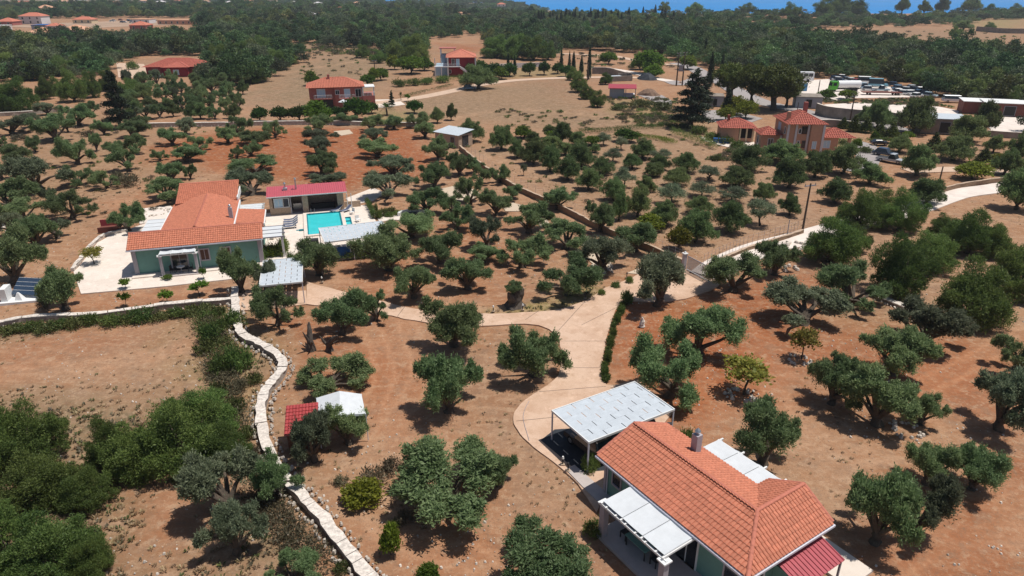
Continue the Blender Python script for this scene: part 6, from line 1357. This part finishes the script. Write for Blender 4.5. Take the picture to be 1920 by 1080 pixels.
CLEAR = [[(60, 36), (200, 34), (365, 34), (370, 60), (345, 69), (200, 73), (100, 76), (30, 76), (-20, 62), (20, 40)], [(480, 78), (560, 82), (650, 91), (600, 99), (490, 94)], [(515, 38), (600, 37), (620, 47), (520, 47)], [(838, 78), (925, 84), (930, 100), (835, 98)],
 [(1130, 52), (1168, 53), (1172, 62), (1130, 64)], [(1395, 62), (1700, 51), (1920, 60), (1920, 105), (1760, 92), (1640, 80), (1400, 72)], [(262, 106), (380, 104), (372, 145), (262, 146)], [(1486, 148), (1720, 160), (1720, 182), (1486, 182)], [(800, 88), (900, 90), (900, 140), (800, 140)]]
THIN = [[(1385, 22), (1520, 18), (1530, 48), (1400, 58)], [(1530, 44), (1820, 40), (1820, 52), (1560, 54)], [(0, 2), (420, 2), (420, 8), (0, 10)]]
low = []
for kind, fol, lob, n in (('a', 'wood a', 6, 1300), ('b', 'wood b', 5, 1100), ('c', 'wood c', 5, 1000), ('d', 'wood d', 7, 1300), ('e', 'wood e', 6, 1200)):
    for i in range(2):
        V, T_ = sprigs(lumpy(ring_lobes(lob, .32, .38, .25, .1, .25, .95, (.62, .27)), 2, .45), int(n * 2.2), .065, random.randrange(9999), shell=.5, ragged=.1, aspect=.5); low.append(leaf_mesh('wood_crown', V, T_, FOL[fol]))
cy = [leaf_mesh('wood_cypress', *sprigs([((0, 0, .1 + j * .09), (.11 * (1 - (j / 10) ** 2) + .012,) * 2 + (.10,)) for j in range(10)], 700, .07, 5, shell=.6), FOL['cypress'])]
def woodland():
    P = []
    for (y0, y1, s) in ((150, 420, 5.6), (420, 700, 7.2), (700, 1050, 9.5)):
        ny = int((y1 - y0) / s); w = y1 * .98; nx = int(2 * w / s); gy, gx = np.mgrid[0:ny, 0:nx]
        q = np.stack([-w + (gx + rng.random((ny, nx))) * s, y0 + (gy + rng.random((ny, nx))) * s], -1).reshape(-1, 2); P.append(np.c_[q, np.full(len(q), s)])
    P = np.concatenate(P); P = P[np.abs(P[:, 0]) < P[:, 1] * 1.02]
    ins = np.full(len(P), -1e9)
    for w in WOODS: ins = np.maximum(ins, seg_dist(P[:, :2], gpoly(w)))
    ok = ins > rng.random(len(P)) * 3 - 2
    for c in CLEAR: ok &= seg_dist(P[:, :2], gpoly(c)) < -2
    for c in THIN: ok &= (seg_dist(P[:, :2], gpoly(c)) < 0) | (rng.random(len(P)) < .3)
    ok &= P[:, 1] < np.clip(790 - (P[:, 0] - 40) * .9, 780, 1050)
    # clear round each far building
    for o in list(bpy.data.objects):
        if o.get('category') in ('house',) and o.parent is None and o.location.y > 200:
            d = np.hypot(P[:, 0] - o.location.x - 6, P[:, 1] - o.location.y + 4); ok &= d > 14 + o.location.y * .008
    n1 = fbm(P, .012, 51); ok &= rng.random(len(P)) > np.clip((n1 - .60) * 5, 0, .75)
    P = P[ok]; n1 = n1[ok]; k = len(P)
    size = (6.2 + P[:, 1] * .0025) * (.62 + 1.05 * rng.random(k) ** 1.6) * (1 + .7 * (fbm(P, .03, 77) - .5)); hh = size * (.62 + .35 * rng.random(k)) * .95
    hh *= np.where((P[:, 0] > -60) & (P[:, 1] > 560), .72, 1.); z = np.zeros(k) - .2
    kind = np.clip((fbm(P, .02, 91) * 1.5 - .25 + .45 * (rng.random(k) - .5)) * 5, 0, 4.99).astype(int); kind = np.array([1, 0, 3, 2, 4])[kind]; kind = np.where(rng.random(k) < .3, rng.integers(0, 5, k), kind)
    idx = kind * 2 + rng.integers(0, 2, k)
    pts = [np.c_[P[:, :2], z]]; sc = [np.c_[size, size, hh * 1.15]]; ro = [rng.random(k) * 6.28]; ix = [idx]
    # hills at left, beyond the plain
    m = 7000; x = -4000 + 4070 * rng.random(m) ** .8; kk = .3 + 7.6 * rng.random(m); y = 1240 + 500 * kk / 8
    zz = np.array([hill_z(a, math.sin(min(1, b_ / 6) * math.pi / 2)) for a, b_ in zip(x, kk)]); s = 11 + 9 * rng.random(m)
    cl = fbm(np.c_[x, y], .008, 13) > .40; pts.append(np.c_[x, y, zz][cl]); sc.append(np.c_[s, s, s * .7][cl]); ro.append(rng.random(cl.sum()) * 6); ix.append(rng.integers(0, 8, cl.sum()))
    scatter('far_woodland', np.concatenate(pts), np.concatenate(sc), np.concatenate(ro), np.concatenate(ix), low, 'dark green woodland covering the plain up to the sea')
woodland()
# low scrub between field and shore, and round the field edges
def scrubland():
    rows = []
    for poly, n, s0 in (([(1385, 22), (1520, 18), (1530, 48), (1400, 58)], 420, 3.), ([(1395, 60), (1920, 56), (1920, 106), (1640, 82), (1400, 74)], 90, 2.4), ([(1700, 92), (1920, 108), (1920, 118), (1760, 104)], 60, 3), ([(1040, 98), (1260, 104), (1290, 130), (1110, 128)], 60, 2.), ([(1130, 180), (1270, 186), (1290, 235), (1180, 225)], 110, 1.5),
                        ([(560, 100), (700, 96), (690, 150), (560, 150)], 60, 1.4), ([(480, 78), (740, 86), (800, 92), (780, 108), (560, 100)], 240, 2.6), ([(700, 96), (800, 118), (770, 122), (640, 98)], 60, 2.2), ([(930, 205), (1200, 215), (1240, 240), (960, 245)], 60, 1.2), ([(860, 275), (1300, 240), (1480, 300), (1300, 490), (1100, 400)], 120, .8), ([(0, 230), (400, 240), (300, 400), (0, 430)], 150, .9), ([(1140, 215), (1300, 218), (1310, 240), (1200, 238)], 90, 1.5), ([(1490, 182), (1560, 190), (1720, 186), (1800, 204), (1740, 198), (1560, 194)], 120, 1.5), ([(1380, 270), (1420, 285), (1390, 300), (1330, 300)], 60, 1.4)):
        q = gpoly(poly); xs = [p[0] for p in q]; ys = [p[1] for p in q]; c = np.c_[rng.uniform(min(xs), max(xs), n * 3), rng.uniform(min(ys), max(ys), n * 3)]; c = c[seg_dist(c, q) > 0][:n]
        s = s0 * (.6 + .9 * rng.random(len(c))); rows.append(np.c_[c, s])
    P = np.concatenate(rows); k = len(P)
    pr_ = [leaf_mesh('scrub_clump', *sprigs(ring_lobes(4, .3, .25, .25, .06, .3, .8, (.4, .25)), 420, .14, 3 + i, shell=.2, ragged=.25), FOL[f]) for i, f in enumerate(('weed', 'scrub', 'scrub', 'dense'))]
    scatter('scrub', np.c_[P[:, :2], np.full(k, -.08)], np.c_[P[:, 2], P[:, 2], P[:, 2] * .7], rng.random(k) * 6, rng.integers(0, 4, k), pr_, 'low dry scrub dotted over the fields')
scrubland()
# straw tufts and loose stones on the near ground
def tuft(n, h, seed, fol):
    r = np.random.default_rng(seed); V = []
    for i in range(n):
        a = r.random() * 6.28; d = np.array([math.cos(a), math.sin(a), 0]); s = np.array([-d[1], d[0], 0]) * .05; p = d * r.random() * .12; L_ = h * (.5 + .7 * r.random()); tip = p + d * L_ * (.4 + .6 * r.random()) + np.array([0, 0, L_ * .8]); m_ = (p + tip) / 2 + np.array([0, 0, .04])
        V.append([p, m_ + s, tip, m_ - s])
    return leaf_mesh('tuft', np.array(V), r.random(n), FOL[fol])
def ground_cover():
    y = 26 + 95 * rng.random(60000) ** 1.5; x = (rng.random(60000) * 2 - 1) * (y * .98 + 6); P = np.c_[x, y]
    ok = np.ones(len(P), bool)
    for poly in ([(p.x, p.y) for p in drive], [(140, 560), (437, 528), (600, 500), (730, 460), (690, 380), (500, 345), (330, 340), (180, 455)], [(1010, 830), (1130, 720), (1290, 760), (1620, 1040), (1560, 1120), (1240, 1110), (1080, 900)]): ok &= seg_dist(P, gpoly(poly)) < -.15
    red_ = zone(P, RED, 1); w = .25 + .6 * fbm(P, .3, 5) + .1 * zone(P, STRAW, 2) + .8 * zone(P, SCRUB, 4) + .6 * zone(P, GREEN, 3) - .55 * red_; ok &= rng.random(len(P)) < (w - .34) * .42; P = P[ok]; w = w[ok]; k = len(P)
    g = (zone(P, SCRUB, 4) + zone(P, GREEN, 3)); ii = np.where(rng.random(k) < .04 + .5 * g, 2 + rng.integers(0, 2, k), rng.integers(0, 2, k)); s = .3 + .4 * rng.random(k) + .6 * g
    scatter('dry_grass', np.c_[P, np.full(k, -.07)], np.c_[s, s, s * .8], rng.random(k) * 6.28, ii, [tuft(14, .30, 1, 'straw'), tuft(10, .24, 2, 'straw'), tuft(14, .28, 3, 'weed'), tuft(12, .26, 4, 'scrub')], 'tufts of dry grass and weeds on the bare earth')
ground_cover()
hp = [at(*p, .05) for p in ((992, 752), (985, 765), (981, 780), (983, 795), (988, 812), (992, 826))]; hz_ = MB(); o0 = hp[0].copy(); hp = [p - o0 for p in catmull(hp, 5)]
for a_, c_ in zip(hp[:-1], hp[1:]): hz_.bar(a_, c_, .02, 5)
ho = hz_.build('garden_hose', M['grey']); ho.location = o0; tag(ho, 'thin grey garden hose curving on the pink driveway near the carport', 'hose')
def loose_stones():
    y = 26 + 60 * rng.random(7000) ** 1.4; P = np.c_[(rng.random(7000) * 2 - 1) * (y * .95 + 5), y]; P = P[rng.random(len(P)) < np.clip((fbm(P, .25, 33) - .42) * 4, .02, 1)]; k = len(P); s = .03 + .09 * rng.random(k) ** 2.5
    b = MB(); rock(b, (0, 0, -.3), 1.); me = bpy.data.meshes.new('pebble'); me.from_pydata(b.v, [], b.f); me.materials.append(M['litter'])
    scatter('loose_stones', np.c_[P, np.full(k, -.06)], np.c_[s, s, s], rng.random(k) * 6, np.zeros(k, int), [me], 'small loose stones strewn over the earth')
loose_stones()
# skyline trees and the rows of dark cypresses in the far woods
for bx, by, w, h, kd in ((1548, 30, 48, 36, 'dense'), (1575, 30, 44, 34, 'round'), (1604, 30, 40, 30, 'dense'), (1480, 32, 42, 26, 'dense'), (1690, 26, 24, 30, 'round'), (1732, 26, 24, 22, 'round'), (1764, 26, 24, 30, 'round'), (1818, 27, 34, 32, 'round'), (1855, 28, 34, 20, 'dense'), (1905, 28, 38, 20, 'dense'), (1300, 24, 40, 18, 'dense'), (1400, 24, 32, 18, 'dense'), (1245, 22, 26, 18, 'dense'), (1790, 70, 24, 20, 'dense'), (1805, 56, 34, 16, 'round'), (1856, 56, 22, 14, 'dense'), (1640, 64, 9, 6, 'shrub')): plant(kd, bx, by, w, h)
for i in range(26):
    bx = 1000 + i * 7.2 + random.uniform(-3, 3); plant('cypress', bx, 45 - .02 * i + random.uniform(-4, 5), random.uniform(5, 8), random.uniform(18, 30))
for bx, by, h in ((1240, 40, 24), (1246, 42, 26), (1262, 46, 24), (1205, 36, 22), (1228, 30, 20), (1180, 60, 28), (730, 40, 14), (735, 42, 14), (1292, 46, 22), (1312, 50, 18)): plant('cypress', bx, by, 6, h)

# ---------------------------------------------------------------- the air: pale haze over the far plain
HAZE = 0.00013
hb = MB().box(-5200, 5200, -120, 9000, -36, 44).build('haze', None, kind='stuff'); hm = bpy.data.materials.new('haze'); hm.use_nodes = True; t_ = hm.node_tree; t_.nodes.clear()
o_ = t_.nodes.new('ShaderNodeOutputMaterial'); v_ = t_.nodes.new('ShaderNodeVolumePrincipled'); v_.inputs['Density'].default_value = HAZE; v_.inputs['Color'].default_value = (.80, .88, 1, 1); v_.inputs['Anisotropy'].default_value = .2
t_.links.new(v_.outputs[0], o_.inputs['Volume']); hb.data.materials.clear(); hb.data.materials.append(hm)

# ---------------------------------------------------------------- descriptions of plants and lights: by what stands nearest
cells = {}
for e in PLANTS:
    r, kind, p, bx, by, has = e
    if has: continue
    best = min(((p - at(mx, my)).length, i) for i, (_, mx, my) in enumerate(MARKS)); i = best[1]; n, mx, my = MARKS[i]; q = at(mx, my); d = p - q
    if 'edge of' in n: side = 'by'
    elif abs(d.y) > abs(d.x): side = 'behind' if d.y > 0 else 'in front of'
    else: side = 'right of' if d.x > 0 else 'left of'
    cells.setdefault((LOOK[kind], n, side), []).append((best[0], r))
for (look, n, side), L_ in cells.items():
    L_.sort(key=lambda a: a[0])
    for k, (_, r) in enumerate(L_):
        if len(L_) == 1: r['label'] = f'{look} {side} the {n}'
        else: r['label'] = f'{look} {side} the {n}, {_ord[min(k, 29)]}' + ('' if k == 0 else ' nearest')
